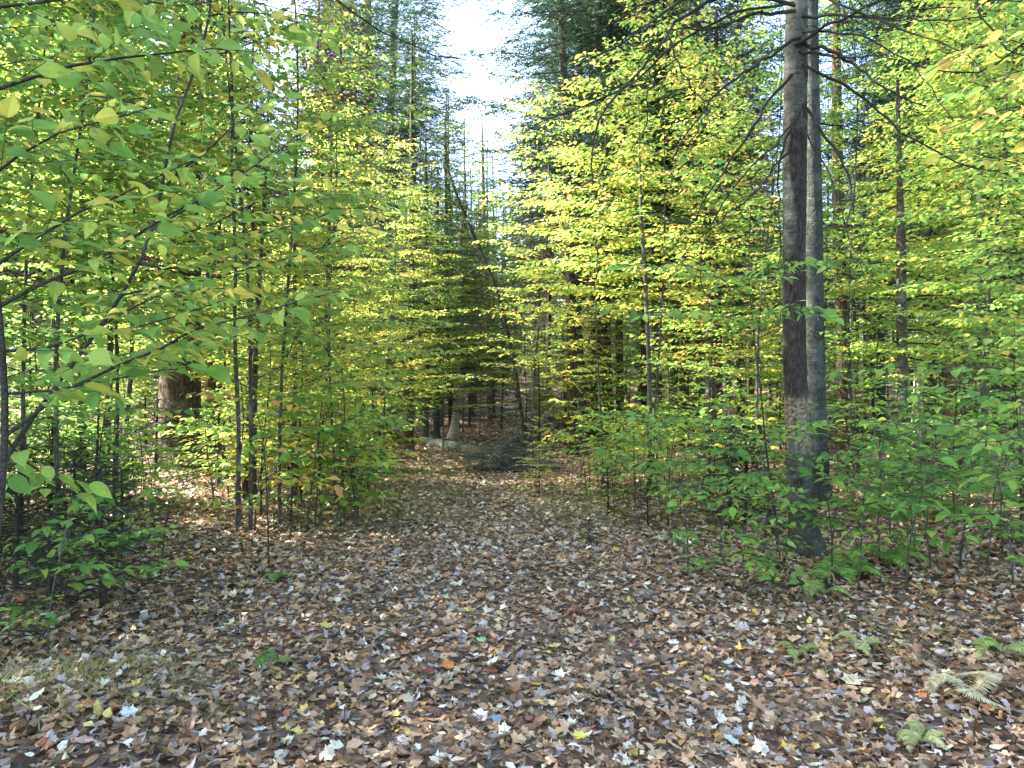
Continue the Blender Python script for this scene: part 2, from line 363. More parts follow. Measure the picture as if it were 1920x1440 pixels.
# ------------------------------------------------------------------ ground and path
def sheet(name, xs, ys, mat, dz=0.0, xoff=None):
    X, Y = np.meshgrid(xs, ys)
    if xoff is not None: X = X + xoff(Y)
    V = np.stack([X, Y, gz(X, Y) + dz], -1).reshape(-1, 3)
    nx, ny = len(xs), len(ys); i = np.arange(ny - 1)[:, None] * nx; j = np.arange(nx - 1)[None]
    f = np.stack([i + j, i + j + 1, i + nx + j + 1, i + nx + j], -1).reshape(-1, 4)
    g = Geo(); g.add(V, f); return tag(g.build(name, mat), kind='structure')
def axis(a, b, near, n):
    t = np.linspace(-1, 1, n); t = np.sign(t) * np.abs(t) ** 2.6
    return near + np.where(t < 0, -t * (a - near), t * (b - near))
sheet('ground', axis(-600, 600, 0, 240), axis(-300, 900, 6, 260), M_GROUND)
def path_center(y): return -0.035 * np.asarray(y) - 0.004 * np.clip(np.asarray(y) - 18, 0, 60) ** 1.5
sheet('path', np.linspace(-1.7, 1.7, 18), np.linspace(-6, 60, 190), M_PATH, 0.005, path_center)

# ------------------------------------------------------------------ builders for sprays
def unit(a):
    a = np.asarray(a, float); return a / (np.linalg.norm(a, axis=-1, keepdims=True) + 1e-9)
def smooth_line(pts, n=10):
    pts = np.asarray(pts, float)
    if len(pts) < 3:
        t = np.linspace(0, 1, n)[:, None]; return pts[0] * (1 - t) + pts[-1] * t
    d = np.concatenate([[0], np.cumsum(np.linalg.norm(np.diff(pts, axis=0), axis=1))])
    t = np.linspace(0, d[-1], n); out = np.stack([np.interp(t, d, pts[:, k]) for k in range(3)], 1)
    for _ in range(2): out[1:-1] = (out[:-2] + 2 * out[1:-1] + out[2:]) / 4
    return out
class Leaves:
    def __init__(s): s.p, s.y, s.n, s.s = [], [], [], []
    def put(s, p, y, n, sz): s.p.append(p); s.y.append(y); s.n.append(n); s.s.append(sz)
    def flush(s, geo, T, rng, mi=0):
        k = len(s.p)
        if k: geo.scatter(T, s.p, s.y, s.n, s.s, rng.random(k), rng.random(k), mi, width=rng.uniform(.85, 1.2, k),
                          curl=(rng.normal(0, .5, k), rng.normal(-.15, .25, k)))
def leafy_branch(wood, lv, pts, r0, rng, leaf=.085, twig=.38, step=.075, start=.2, droop=.25, tilt=.35, dens=1.0, bare=None, sides=5):
    """a branch with flat, alternately twigged sprays of leaves, as a beech or yellow birch carries them"""
    L = float(np.sum(np.linalg.norm(np.diff(pts, axis=0), axis=1)))
    n = max(5, int(L / .12)); pts = smooth_line(pts, n)
    pts[1:-1] += rng.normal(0, .008, (n - 2, 3))
    wood.tube(pts, np.linspace(r0, max(.0015, r0 * .22), n), sides)
    m = max(3, int(L * (1 - start) / step)); side = 1
    A, B, R = [], [], []
    for i in range(m):
        s = start + (1 - start) * (i + rng.uniform(-.3, .3)) / m; s = min(max(s, 0), 1)
        q = s * (n - 1); k = min(int(q), n - 2); o = pts[k] + (pts[k + 1] - pts[k]) * (q - k)
        d = unit(pts[k + 1] - pts[k]); h = unit(np.cross(d, [0, 0, 1.0])) * side; side = -side
        tl = twig * (1 - .75 * s) * rng.uniform(.6, 1.25) * min(1, .5 + L * .5)
        td = unit(d * rng.uniform(.55, 1.0) + h * .9 + np.array([0, 0, rng.normal(0, .14)]))
        e = o + td * tl + np.array([0, 0, -.05 * tl])
        A.append(o); B.append(e); R.append(max(.0012, r0 * .28 * (1 - s * .6)))
        nl = max(1, int(tl / (leaf * .60) * dens)); ls = 1 if rng.random() < .5 else -1
        th = unit(np.cross(td, [0, 0, 1.0]))
        for j in range(nl + 1):
            if rng.random() > .92: continue
            f = (j + .6) / (nl + .6); lp = o + (e - o) * min(f, 1)
            if j == nl: ld = td
            else: ld = unit(td * .75 + th * ls * .8); ls = -ls
            ld = ld + np.array([0, 0, -droop * rng.uniform(.2, 1.6)]) + rng.normal(0, .15, 3)
            nn = np.array([0, 0, 1.0]) + rng.normal(0, tilt, 3)
            lv.put(lp, ld, nn, leaf * rng.uniform(.55, 1.15))
    wood.prisms(A, B, R, np.array(R) * .45)
def hard_twigs(geo, pts, r0, rng, n=8, ln=.35, sub=True, down=.1, mi=0):
    """bare twigs off a dead branch"""
    L = len(pts); A, B, R = [], [], []
    for i in range(n):
        s = rng.uniform(.15, 1); q = s * (L - 1); k = min(int(q), L - 2); o = pts[k] + (pts[k + 1] - pts[k]) * (q - k)
        d = unit(pts[k + 1] - pts[k]); v = unit(d * .8 + unit(rng.normal(size=3)) * .8 + [0, 0, -down]); tl = ln * rng.uniform(.3, 1.2) * (1.1 - s * .6)
        mid = o + v * tl * .5 + rng.normal(0, .02, 3); e = o + v * tl + rng.normal(0, .05, 3) * tl
        A += [o, mid]; B += [mid, e]; rr = r0 * .35 * (1.1 - s * .7); R += [(rr, rr * .7), (rr * .7, rr * .3)]
        if sub:
            for _ in range(3):
                t = rng.uniform(.2, .95); o2 = o + (e - o) * t; v2 = unit(v + unit(rng.normal(size=3)) * .9)
                A.append(o2); B.append(o2 + v2 * tl * rng.uniform(.2, .5)); R.append((rr * .5, rr * .2))
    if A:
        R = np.array(R); geo.prisms(A, B, R[:, 0], R[:, 1], mi)

def beech(h, base, spread, nb, seed, leaf=.085, T=LEAF_MD, r0=.03, lean=.15, dens=1.0, twig=.42, step=.085):
    """returns (trunk geo, crown geo) with the foot at the origin"""
    rng = np.random.default_rng(seed); wood, cr = Geo(), Geo(); lv = Leaves()
    n = 14; t = np.linspace(0, 1, n); a = rng.uniform(0, TAU)
    st = np.stack([lean * h * .3 * t ** 1.6 * math.cos(a) + .03 * h * np.sin(t * 5 + a) * t, lean * h * .3 * t ** 1.6 * math.sin(a) + .02 * h * np.sin(t * 6.3) * t, t * h - .06 * (t == 0)], 1)
    wood.tube(st, r0 * (1 - .88 * t) + .002, 8)
    az = rng.uniform(0, TAU)
    for i in range(nb):
        s = base / h + (1 - base / h) * (i + rng.uniform(0, .8)) / nb; s = min(s, .985)
        q = s * (n - 1); k = min(int(q), n - 2); o = st[k] + (st[k + 1] - st[k]) * (q - k)
        az += 2.4 + rng.normal(0, .35)
        L = spread * (1 - .62 * ((s * h - base) / (h - base))) * rng.uniform(.65, 1.15) + .05
        el = rng.uniform(.25, .75)
        u = np.linspace(0, 1, 8)
        H = L * (u - .12 * u * u); Z = L * math.tan(el) * .55 * (u - .62 * u * u)
        az2 = az + rng.normal(0, .25) * u
        pts = o + np.stack([H * np.cos(az2), H * np.sin(az2), Z], 1)
        leafy_branch(wood, lv, pts, max(.003, r0 * .38 * (1 - s * .6)), rng, leaf, twig, step, .12, dens=dens)
    lv.flush(cr, T, rng)
    return wood, cr

def needle_spray(wood, nd, pts, r0, rng, twig=.5, step=.11, nlen=.05, nstep=.035, start=.12, droop=.2, nw=.16):
    L = float(np.sum(np.linalg.norm(np.diff(pts, axis=0), axis=1))); n = len(pts)
    wood.tube(pts, np.linspace(r0, r0 * .2, n), 4)
    m = max(3, int(L * (1 - start) / step)); s = start + (1 - start) * (np.arange(m) + rng.uniform(0, 1, m)) / m
    q = s * (n - 1); k = np.minimum(q.astype(int), n - 2); o = pts[k] + (pts[k + 1] - pts[k]) * (q - k)[:, None]
    d = unit(pts[k + 1] - pts[k]); side = np.where(np.arange(m) % 2, 1, -1)[:, None]
    h = unit(np.cross(d, [0, 0, 1.0])) * side
    tl = twig * (1 - .6 * s) * rng.uniform(.5, 1.2, m)
    td = unit(d * .7 + h + np.stack([np.zeros(m), np.zeros(m), rng.normal(-droop, .15, m)], 1))
    e = o + td * tl[:, None]
    wood.prisms(o, e, .003, .0012)
    # needles on twigs and on the branch end
    ps, ys, ns = [], [], []
    O = np.vstack([o, pts[n // 2:-1]]); E = np.vstack([e, pts[n // 2 + 1:]])
    for a, b in zip(O, E):
        ln = np.linalg.norm(b - a); c = max(2, int(ln / nstep)); v = (b - a) / (ln + 1e-9); hh = unit(np.cross(v, [0, 0, 1.0]))
        t = (np.arange(c) + rng.random(c)) / c; sg = np.where(np.arange(c) % 2, 1.0, -1.0)[:, None]
        ps.append(a + (b - a) * t[:, None]); ys.append(v * .75 + hh * sg * .8 + rng.normal(0, .22, (c, 3))); ns.append(np.array([0, 0, 1.0]) + rng.normal(0, .6, (c, 3)))
    ps, ys, ns = np.vstack(ps), np.vstack(ys), np.vstack(ns); k = len(ps)
    nd.append((ps, ys, ns, nlen * rng.uniform(.6, 1.3, k), nw))
def flush_needles(nd, geo, rng, tone=0.0):
    for ps, ys, ns, sz, nw in nd:
        k = len(ps); geo.scatter(NEEDLE, ps, ys, ns, sz, np.clip(rng.random(k) + tone, 0, 1), rng.random(k), width=nw * rng.uniform(.7, 1.4, k))
def conifer(h, base, spread, nb, seed, r0=.14, nlen=.07, nstep=.05, twig=.6, nw=.2, dead=26, droop=.35, top=.25, step=.13, rise=.1):
    rng = np.random.default_rng(seed); wood, cr = Geo(), Geo(); nd = []
    n = 24; t = np.linspace(0, 1, n); a = rng.uniform(0, TAU)
    st = np.stack([.012 * h * np.sin(t * 3 + a), .012 * h * np.cos(t * 2.4 + a) - .012 * h * math.cos(a), t * h - .1 * (t == 0)], 1); st[:, 0] -= st[0, 0]
    rad = r0 * (1 - .85 * t) * (1 + .35 * np.exp(-t * h / .35)) + .006
    wood.tube(st, rad, 12, bumps=.035, rng=rng)
    az = 0
    for i in range(nb):
        s = base / h + (1 - base / h) * (i + rng.uniform(0, 1)) / nb; s = min(s, .99)
        q = s * (n - 1); k = min(int(q), n - 2); o = st[k] + (st[k + 1] - st[k]) * (q - k)
        az += 2.4 + rng.normal(0, .4); rel = (s * h - base) / (h - base)
        L = spread * ((1 - rel) ** .8 * (1 - top) + top * (1 - rel)) * rng.uniform(.55, 1.15) + .12
        u = np.linspace(0, 1, 7); H = L * u; Z = L * (rise * 2 * u - droop * u * u + .12 * u ** 3)
        pts = o + np.stack([H * math.cos(az), H * math.sin(az), Z], 1) + np.vstack([np.zeros((1, 3)), rng.normal(0, .02, (6, 3))])
        needle_spray(wood, nd, pts, max(.006, r0 * .16 * (1 - s * .6)), rng, twig * min(1, L), step, nlen, nstep, .15, droop * .6, nw)
    for i in range(dead):                                  # bare dead branches on the lower trunk
        s = rng.uniform(.06, max(.1, base / h * 1.1)); q = s * (n - 1); k = min(int(q), n - 2); o = st[k] + (st[k + 1] - st[k]) * (q - k)
        az = rng.uniform(0, TAU); L = rng.uniform(.3, 1.5) * min(1, spread); u = np.linspace(0, 1, 6)
        pts = o + np.stack([L * u * math.cos(az), L * u * math.sin(az), L * (rng.uniform(-.1, .3) * u - .3 * u * u)], 1) + rng.normal(0, .012, (6, 3)); pts[0] = o
        wood.tube(pts, np.linspace(.010, .002, 6), 4); hard_twigs(wood, pts, .008, rng, 5, L * .4)
    flush_needles(nd, cr, rng)
    return wood, cr

# ------------------------------------------------------------------ kinds of trees: meshes shared by their copies
def kind(wood, cr, mw, mc, nw='trunk', nc='crown'):
    return (nw, wood.mesh(nw, mw)), (nc, cr.mesh(nc, mc))
def plant(k, name, loc, label, cat, group=None, rz=0.0, s=1.0, hue=(.2,), bark=None, sz=None):
    t = empty(name, loc, label, cat, group, rz); t.scale = (s, s, sz or s)
    for nm, me in k:
        o = bpy.data.objects.new(nm, me); C.objects.link(o); o.parent = t
        o.color = (hue[0], 0, 0, 1)
    if bark:
        tr = t.children[0]; tr.material_slots[0].link = 'OBJECT'; tr.material_slots[0].material = bark
    return t

BK = [kind(*beech(6.4, (1.35, 2.4, 1.2, 2.3, 1.3)[i], (1.85, 1.6, 2.0, 1.9, 1.7)[i], (60, 52, 64, 48, 66)[i], 100 + i, leaf=(.078, .10, .070, .092, .084)[i], r0=.016, step=.072, dens=1.15, twig=(.5, .6, .42, .55, .46)[i]), M_SLIM, M_LEAF) for i in range(5)]
BN = [kind(*beech(5.8, (1.05, 1.6)[i], 1.8, 60, 140 + i, leaf=.09, T=LEAF_HI, r0=.017, step=.07, dens=1.1, twig=.48), M_SLIM, M_LEAF) for i in range(2)]
BF = [kind(*beech(9.5, 1.3, 2.6, 95, 160 + i, leaf=.13, T=LEAF_LO, r0=.042, step=.085, twig=.7, dens=1.25), M_SLIM, M_LEAF) for i in range(3)]
BL = [kind(*beech(2.4, .25, 1.0, 26, 180 + i, leaf=.085, r0=.012, twig=.38, step=.065, dens=1.2), M_DARKTWIG, M_LEAF, 'stem', 'leaves') for i in range(3)]
BS = [kind(*beech(.85, (.15, .3, .22, .35, .1)[i], (.52, .62, .45, .7, .38)[i], (9, 7, 10, 6, 8)[i], 200 + i, leaf=(.082, .09, .07, .085, .078)[i], T=LEAF_HI, r0=.0042, twig=.28, step=.07, dens=1.0, lean=.5), M_SLIM, M_LEAF, 'stem', 'leaves') for i in range(5)]
CT = [kind(*conifer(18, (3.6, 5.2, 6.5)[i], 3.1, 150, 300 + i, r0=.12, nlen=.13, nstep=.034, twig=.95, nw=.17, step=.085), M_PINE, M_NEEDLE) for i in range(3)]
CM = [kind(*conifer(9, .8, 1.7, 130, 320 + i, r0=.07, nlen=.09, nstep=.032, twig=.6, dead=14, step=.08, nw=.17), M_MOSSY, M_NEEDLE) for i in range(2)]
CF = [kind(*conifer(2.3, .12, .85, 60, 340 + i, r0=.02, nlen=.045, nstep=.016, twig=.36, nw=.14, dead=3, step=.055, droop=.25), M_DARKTWIG, M_NEEDLE) for i in range(2)]
CS = [kind(*conifer(.65, .04, .42, 32, 350 + i, r0=.008, nlen=.026, nstep=.009, twig=.2, nw=.12, dead=0, step=.035, droop=.2), M_DARKTWIG, M_NEEDLE) for i in range(2)]

def ground_at(px, d): return G(px, d)
# ---------------------------------------------------------------- trunks traced where they stand
def trunk_line(pts, d, base_d=None):
    """pts: (px, py, width px) from the top down; ends in the ground"""
    q = sorted(pts, key=lambda p: -p[1]); out, r = [], []
    px0, py0, w0 = q[0]; g = G(px0, d)
    if P(px0, py0, d).z > g.z + .02: out.append((g.x, d, g.z - .05)); r.append(w0 * 1.12 / 2 / F * d)
    for px, py, w in q:
        p = P(px, py, d)
        if p.z < g.z - .05: p.z = g.z - .05
        out.append(tuple(p)); r.append(w / 2 / F * d)
    return np.array(out), np.array(r)
def traced_tree(name, label, cat, pts, d, mat, top=None, crown=None, hue=.2, stubs=0, seed=0, sides=16, flute=.05, group=None, bumps=.02, twig_mat=None):
    rng = np.random.default_rng(seed); ln, rd = trunk_line(pts, d)
    if top:                                   # carry the trunk on above the frame
        z1, k = top; p = ln[-1].copy(); v = (ln[-1] - ln[-2]); v = v / max(.2, v[2]) * .5; v[2] = 1
        ln = np.vstack([ln, p + v * (z1 - p[2])]); rd = np.append(rd, rd[-1] * k)
    org = ln[0].copy(); org[2] = float(gz(org[0], org[1]))
    t = empty(name, org, label, cat, group)
    dd = np.concatenate([[0], np.cumsum(np.linalg.norm(np.diff(ln, axis=0), axis=1))]); n = max(14, int(dd[-1] / .16))
    s = np.linspace(0, dd[-1], n); L2 = np.stack([np.interp(s, dd, ln[:, k]) for k in range(3)], 1); R2 = np.interp(s, dd, rd)
    for _ in range(3): L2[1:-1] = (L2[:-2] + 2 * L2[1:-1] + L2[2:]) / 4
    R2 = R2 * (1 + .45 * np.exp(-s / .22)); L2 = L2 - org
    g = Geo(); g.tube(L2, R2, sides, bumps=bumps, flute=flute, rng=rng, cap=True); g.build('trunk', mat, t)
    if stubs:
        for i in range(stubs):
            g = Geo(); k = rng.integers(3, n - 2); o = L2[k]; a = rng.uniform(0, TAU); le = rng.uniform(.2, 1.1); u = np.linspace(0, 1, 6)
            pts2 = o + np.stack([le * u * math.cos(a), le * u * math.sin(a), le * (rng.uniform(-.2, .35) * u - .3 * u * u)], 1) + rng.normal(0, .015, (6, 3)); pts2[0] = o
            g.tube(pts2, np.linspace(min(.012, R2[k] * .3), .002, 6), 4); hard_twigs(g, pts2, .007, rng, 6, le * .45)
            g.build('dead_branch', twig_mat or M_TWIG, t)
    if crown:
        o = bpy.data.objects.new('crown', crown[1][1]); C.objects.link(o); o.parent = t; o.color = (hue, 0, 0, 1)
        dz, sc = (crown[2] if len(crown) > 2 else (0, 1)); o.location = (L2[-1][0] * .5, L2[-1][1] * .5, dz); o.scale = (sc, sc, sc)
    return t, L2, R2, org

# the near fir with torn bark, its twin behind
A_PTS = [(1494, -40, 38), (1493, 100, 41), (1490, 250, 42), (1489, 450, 41), (1488, 600, 41), (1492, 760, 42), (1498, 880, 45), (1506, 980, 51), (1514, 1045, 57)]
def torn_trunk():
    ln, rd = trunk_line(A_PTS, 6.3); org = ln[0].copy(); org[2] = float(gz(org[0], org[1]))
    p = ln[-1]; ln = np.vstack([ln, p + np.array([-.02, 0, 1]) * (9 - p[2])]); rd = np.append(rd, rd[-1] * .8)
    t = empty('fir_tree', org, 'grey trunk with long torn brown strip and wiry dead limbs', 'tree')
    dd = np.concatenate([[0], np.cumsum(np.linalg.norm(np.diff(ln, axis=0), axis=1))]); n = int(dd[-1] / .028); s_ = np.linspace(0, dd[-1], n)
    L = np.stack([np.interp(s_, dd, ln[:, k]) for k in range(3)], 1); R = np.interp(s_, dd, rd)
    for _ in range(60): L[1:-1] = (L[:-2] + 2 * L[1:-1] + L[2:]) / 4
    L = L - org; m = 72; a = np.arange(m) / m * TAU; V = np.zeros((n, m, 3)); Cc = np.full((n, m, 4), .5, np.float32)
    from mathutils import noise as N
    for i in range(n):
        z = L[i, 2]; py = 720 - (z + org[2] - HC) / 6.3 * F
        fl = math.exp(-max(z, 0) / .13)
        for k in range(m):
            ca, sa = math.cos(a[k]), math.sin(a[k]); r = R[i]
            r *= 1 + fl * (.20 + .30 * max(0, math.sin(3 * a[k] + .9)) + .22 * max(0, math.sin(5 * a[k] + 2.2)))
            n1 = N.noise(Vector((ca * 1.1, sa * 1.1, z * 1.6))); n2 = N.noise(Vector((ca * 4, sa * 4, z * 7 + 9))); n3 = N.noise(Vector((ca * 9, sa * 9, z * 26 + 4))); n4 = N.noise(Vector((ca * 12 + 5, sa * 12, z * 2.5)))
            e = .55 * n1 + .30 * n2 + .16 * n3 + .10 * n4
            # wound: where along the trunk, and which side it faces
            q = math.atan2(sa, ca) + math.pi / 2
            seg = min(max((py - 238) / 30, -1), max((745 - py) / 22, -1), 1)
            c0 = .25 if py < 480 else -.02; wd = (.92 if py < 400 else .62 if py < 490 else 1.35)
            ms = min(seg, (wd - abs(q - c0)) * 1.6) + e * 1.1
            for (y0, h0, qc) in ((215, 16, .75), (140, 13, .8), (905, 14, -.5)):
                ms = max(ms, 1 - math.hypot((py - y0) / h0, (q - qc) / .42) + e)
            w_ = min(1, max(0, ms * 3.2)); edge = math.exp(-(ms / .13) ** 2)
            tn = min(1, max(0, (min((py - 735) / 18, (850 - py) / 30, 1) + e * 1.8) * 2)) * (1 - w_)
            r *= 1 + .014 * n2 + .010 * n3
            r += -.010 * w_ + .0065 * edge + w_ * (.006 * n4 + .004 * n3)
            V[i, k] = (L[i, 0] + r * ca, L[i, 1] + r * sa, z); Cc[i, k] = (w_, tn, edge, max(0, min(1, fl + e * .6)))
    ii = np.arange(n - 1)[:, None] * m; jj = np.arange(m)[None]; kk = (jj + 1) % m
    g = Geo(); g.add(V.reshape(-1, 3), np.stack([ii + jj, ii + kk, ii + m + kk, ii + m + jj], -1).reshape(-1, 4), Cc.reshape(-1, 4)); g.build('trunk', M_TORN, t)
    return t, L, R, org
tA, LA, RA, OA = torn_trunk()
rng = np.random.default_rng(77)
g = Geo()
def px_line(pts, d0, d1=None, n=12, org=(0, 0, 0)):
    d1 = d0 if d1 is None else d1; k = len(pts)
    return smooth_line([np.array(P(x, y, d0 + (d1 - d0) * i / (k - 1))) - np.array(org) for i, (x, y) in enumerate(pts)], n)
DEAD = [([(1500, 70), (1440, 108), (1400, 130), (1350, 165), (1300, 230), (1262, 300)], 5.2, .012), ([(1490, 85), (1560, 45), (1640, 5), (1720, -30)], 5.6, .013),
        ([(1485, 140), (1440, 190), (1410, 240), (1380, 290), (1340, 345), (1285, 430)], 5.4, .011), ([(1500, 96), (1560, 105), (1600, 110), (1645, 104)], 5.6, .012),
        ([(1505, 80), (1570, 100), (1620, 135), (1660, 165), (1735, 200)], 5.3, .013), ([(1505, 195), (1550, 260), (1572, 292), (1600, 340), (1602, 372), (1590, 420), (1578, 445)], 5.7, .011),
        ([(1483, 282), (1450, 310), (1430, 350), (1390, 380), (1340, 420), (1290, 470)], 5.5, .009), ([(1484, 240), (1462, 300), (1460, 400), (1466, 480), (1462, 600)], 5.9, .008),
        ([(1505, 30), (1600, 30), (1680, 30), (1760, 44), (1850, 30)], 5.0, .011), ([(1490, 20), (1400, 28), (1340, 55), (1270, 56)], 5.0, .014),
        ([(1490, 10), (1400, -20), (1290, 10), (1245, 65), (1225, 110), (1150, 175), (1115, 220), (1103, 290), (1112, 345)], 4.7, .014),
        ([(1490, -10), (1330, -30), (1230, 30), (1160, 85), (1090, 125), (1000, 140)], 4.7, .010), ([(1490, -20), (1350, -30), (1200, 5), (1120, 60), (1060, 75), (990, 105)], 4.6, .009),
        ([(1487, 5), (1360, 20), (1260, 85), (1190, 160), (1120, 190), (1030, 220), (985, 250)], 4.6, .010), ([(1225, 110), (1215, 190), (1212, 240), (1180, 285)], 4.7, .006),
        ([(1250, 60), (1280, 140), (1330, 200), (1290, 270)], 4.8, .006), ([(1505, 120), (1600, 170), (1700, 250), (1770, 300), (1900, 330)], 5.4, .010),
        ([(1500, 210), (1450, 280), (1380, 340), (1330, 420), (1300, 520), (1340, 590)], 5.3, .007), ([(1505, 240), (1560, 330), (1600, 470), (1620, 520)], 5.5, .006),
        ([(1505, 60), (1580, 60), (1640, 75), (1720, 130), (1790, 230)], 5.2, .008), ([(1505, -20), (1600, 20), (1700, 60), (1800, 90), (1860, 160)], 4.9, .009)]
for i, (pp, d1, r0) in enumerate(DEAD):
    g = Geo(); q = px_line(pp, 6.2 if i not in (14, 15) else d1, d1, 16, OA); q += np.vstack([np.zeros((1, 3)), rng.normal(0, .008, (15, 3))])
    g.tube(q, np.linspace(r0 * 1.25, r0 * .35, 16), 6); hard_twigs(g, q, r0 * 1.0, rng, 13, .42); g.build('dead_branch', M_TWIG, tA)
for (x0, y0, x1, y1, d1) in [(1345, 52, 1235, 62, 5.0), (1380, 40, 1300, 75, 5.05), (1100, 20, 905, 40, 6.6), (1120, -10, 930, 90, 6.8), (1500, -60, 1700, -10, 5.2), (1560, -30, 1640, 30, 5.4), (1700, 20, 1860, 20, 5.2)]:
    cr, wd, nd = Geo(), Geo(), []; q = px_line([(x0, y0), ((x0 + x1) / 2, (y0 + y1) / 2 - 8), (x1, y1)], d1, d1 - .1, 7, OA)
    needle_spray(wd, nd, q, .006, rng, .30, .05, .022, .008, .0, .35, .12)
    flush_needles(nd, cr, rng); w_ = wd.build('bough', M_TWIG, tA); o = cr.build('needles', M_NEEDLE, w_); o.color = (.05, 0, 0, 1)
o = bpy.data.objects.new('crown', CT[1][1][1]); C.objects.link(o); o.parent = tA; o.location = (0, 0, 3.2); o.color = (.1, 0, 0, 1)

traced_tree('fir_tree', 'smooth bluish grey trunk standing right behind the one with torn bark', 'tree',
            [(1518, -40, 29), (1520, 150, 30), (1525, 400, 33), (1527, 600, 34), (1531, 800, 37), (1533, 900, 40)], 8.2, M_GREY, (10, .8), (0, CT[2][1], (2.5, .95)), .1, 5, 2, 28)
traced_tree('pine_tree', 'massive dark pine trunk with sunlit reddish edge behind the leafy saplings', 'tree',
            [(352, -60, 48), (350, 150, 54), (345, 400, 60), (340, 600, 66), (338, 760, 74), (337, 880, 84)], 11.4, M_PINE, (19, .4), (0, CT[2][1], (3.5, 1.0)), .1, 16, 3, 32)
traced_tree('pine_tree', 'thin dark trunk beside the massive pine, mostly hidden by leaves', 'tree', [(392, -60, 14), (392, 250, 18), (394, 500, 20), (396, 860, 24)], 13.5, M_PINE, (12, .4), None, .15, 22, 4)
traced_tree('pine_tree', 'thick pinkish pine trunk seen through leaves beyond the twin trunks', 'tree',
            [(1787, -60, 44), (1790, 200, 46), (1795, 450, 46), (1796, 680, 46), (1798, 840, 54)], 14.5, M_WARM, (18, .4), (0, CT[1][1], (1.8, 1.1)), .12, 14, 5, 24)
traced_tree('pine_tree', 'dark reddish trunk just beyond the twin trunks, lower bark flaking', 'tree', [(1568, 100, 16), (1572, 420, 22), (1580, 600, 25), (1586, 820, 28)], 13.5, M_PINE, (13, .5), (0, CT[0][1], (.6, .8)), .15, 10, 6)
traced_tree('dead_tree', 'slender dead tree with curly bare twigs between the twin trunks and pale snag', 'tree', [(1683, 150, 6), (1686, 300, 9), (1690, 460, 17), (1690, 600, 19), (1694, 760, 20), (1698, 900, 22)], 9, M_SLIM, None, None, 0, 26, 7)
t, L, R, O = traced_tree('birch_snag', 'broken pale birch stump lit by the sun with drooping stubs', 'tree', [(1726, 585, 13), (1725, 640, 15), (1722, 720, 16), (1718, 800, 17), (1716, 860, 19)], 12, M_BIRCH, None, None, 0, 0, 8)
g = Geo()
for pp in ([(1728, 615), (1745, 618), (1762, 640)], [(1724, 610), (1712, 622), (1702, 640)], [(1730, 600), (1740, 625), (1742, 645)], [(1722, 600), (1716, 585), (1720, 565)]):
    q = px_line(pp, 12, 11.7, 6, O); g.tube(q, np.linspace(.022, .008, 6), 6, cap=True)
g.build('broken_limbs', M_BIRCH, t)
traced_tree('mossy_tree', 'mossy green trunk close beside the thick pinkish pine trunk', 'tree', [(1832, 150, 10), (1838, 350, 14), (1845, 520, 19), (1842, 700, 22), (1836, 880, 26)], 11, M_MOSSY, (8, .5), (0, BF[0][1], (0, 1)), .35, 8, 9)
# dark cluster beyond the path's right side
for i, (pp, d, m_, lb, cw) in enumerate([
        ([(1083, 560, 14), (1082, 640, 19), (1088, 700, 22), (1097, 790, 24)], 17, M_GREY, 'curved grey trunk at the edge of the dark trunk cluster', BF[1]),
        ([(1122, 100, 14), (1120, 420, 19), (1114, 560, 21), (1113, 780, 24)], 17.6, M_PINE, 'thickest straight trunk of the dark cluster beyond the path', CT[1]),
        ([(1142, 200, 10), (1138, 480, 17), (1136, 600, 18), (1138, 780, 21)], 18.3, M_PINE, 'almost black trunk squeezed between two straight ones in the dark cluster', CT[2]),
        ([(1165, 250, 9), (1162, 480, 13), (1160, 600, 14), (1163, 780, 16)], 18.9, M_PINE, 'slimmer straight trunk on the outer side of the dark cluster', CT[0])]):
    traced_tree('spruce_tree', lb, 'tree', pp, d, m_, (15, .4), (0, cw[1], (0, .95)) if i else None, .08, 8, 20 + i, group='dark trunks clustered beyond the path')
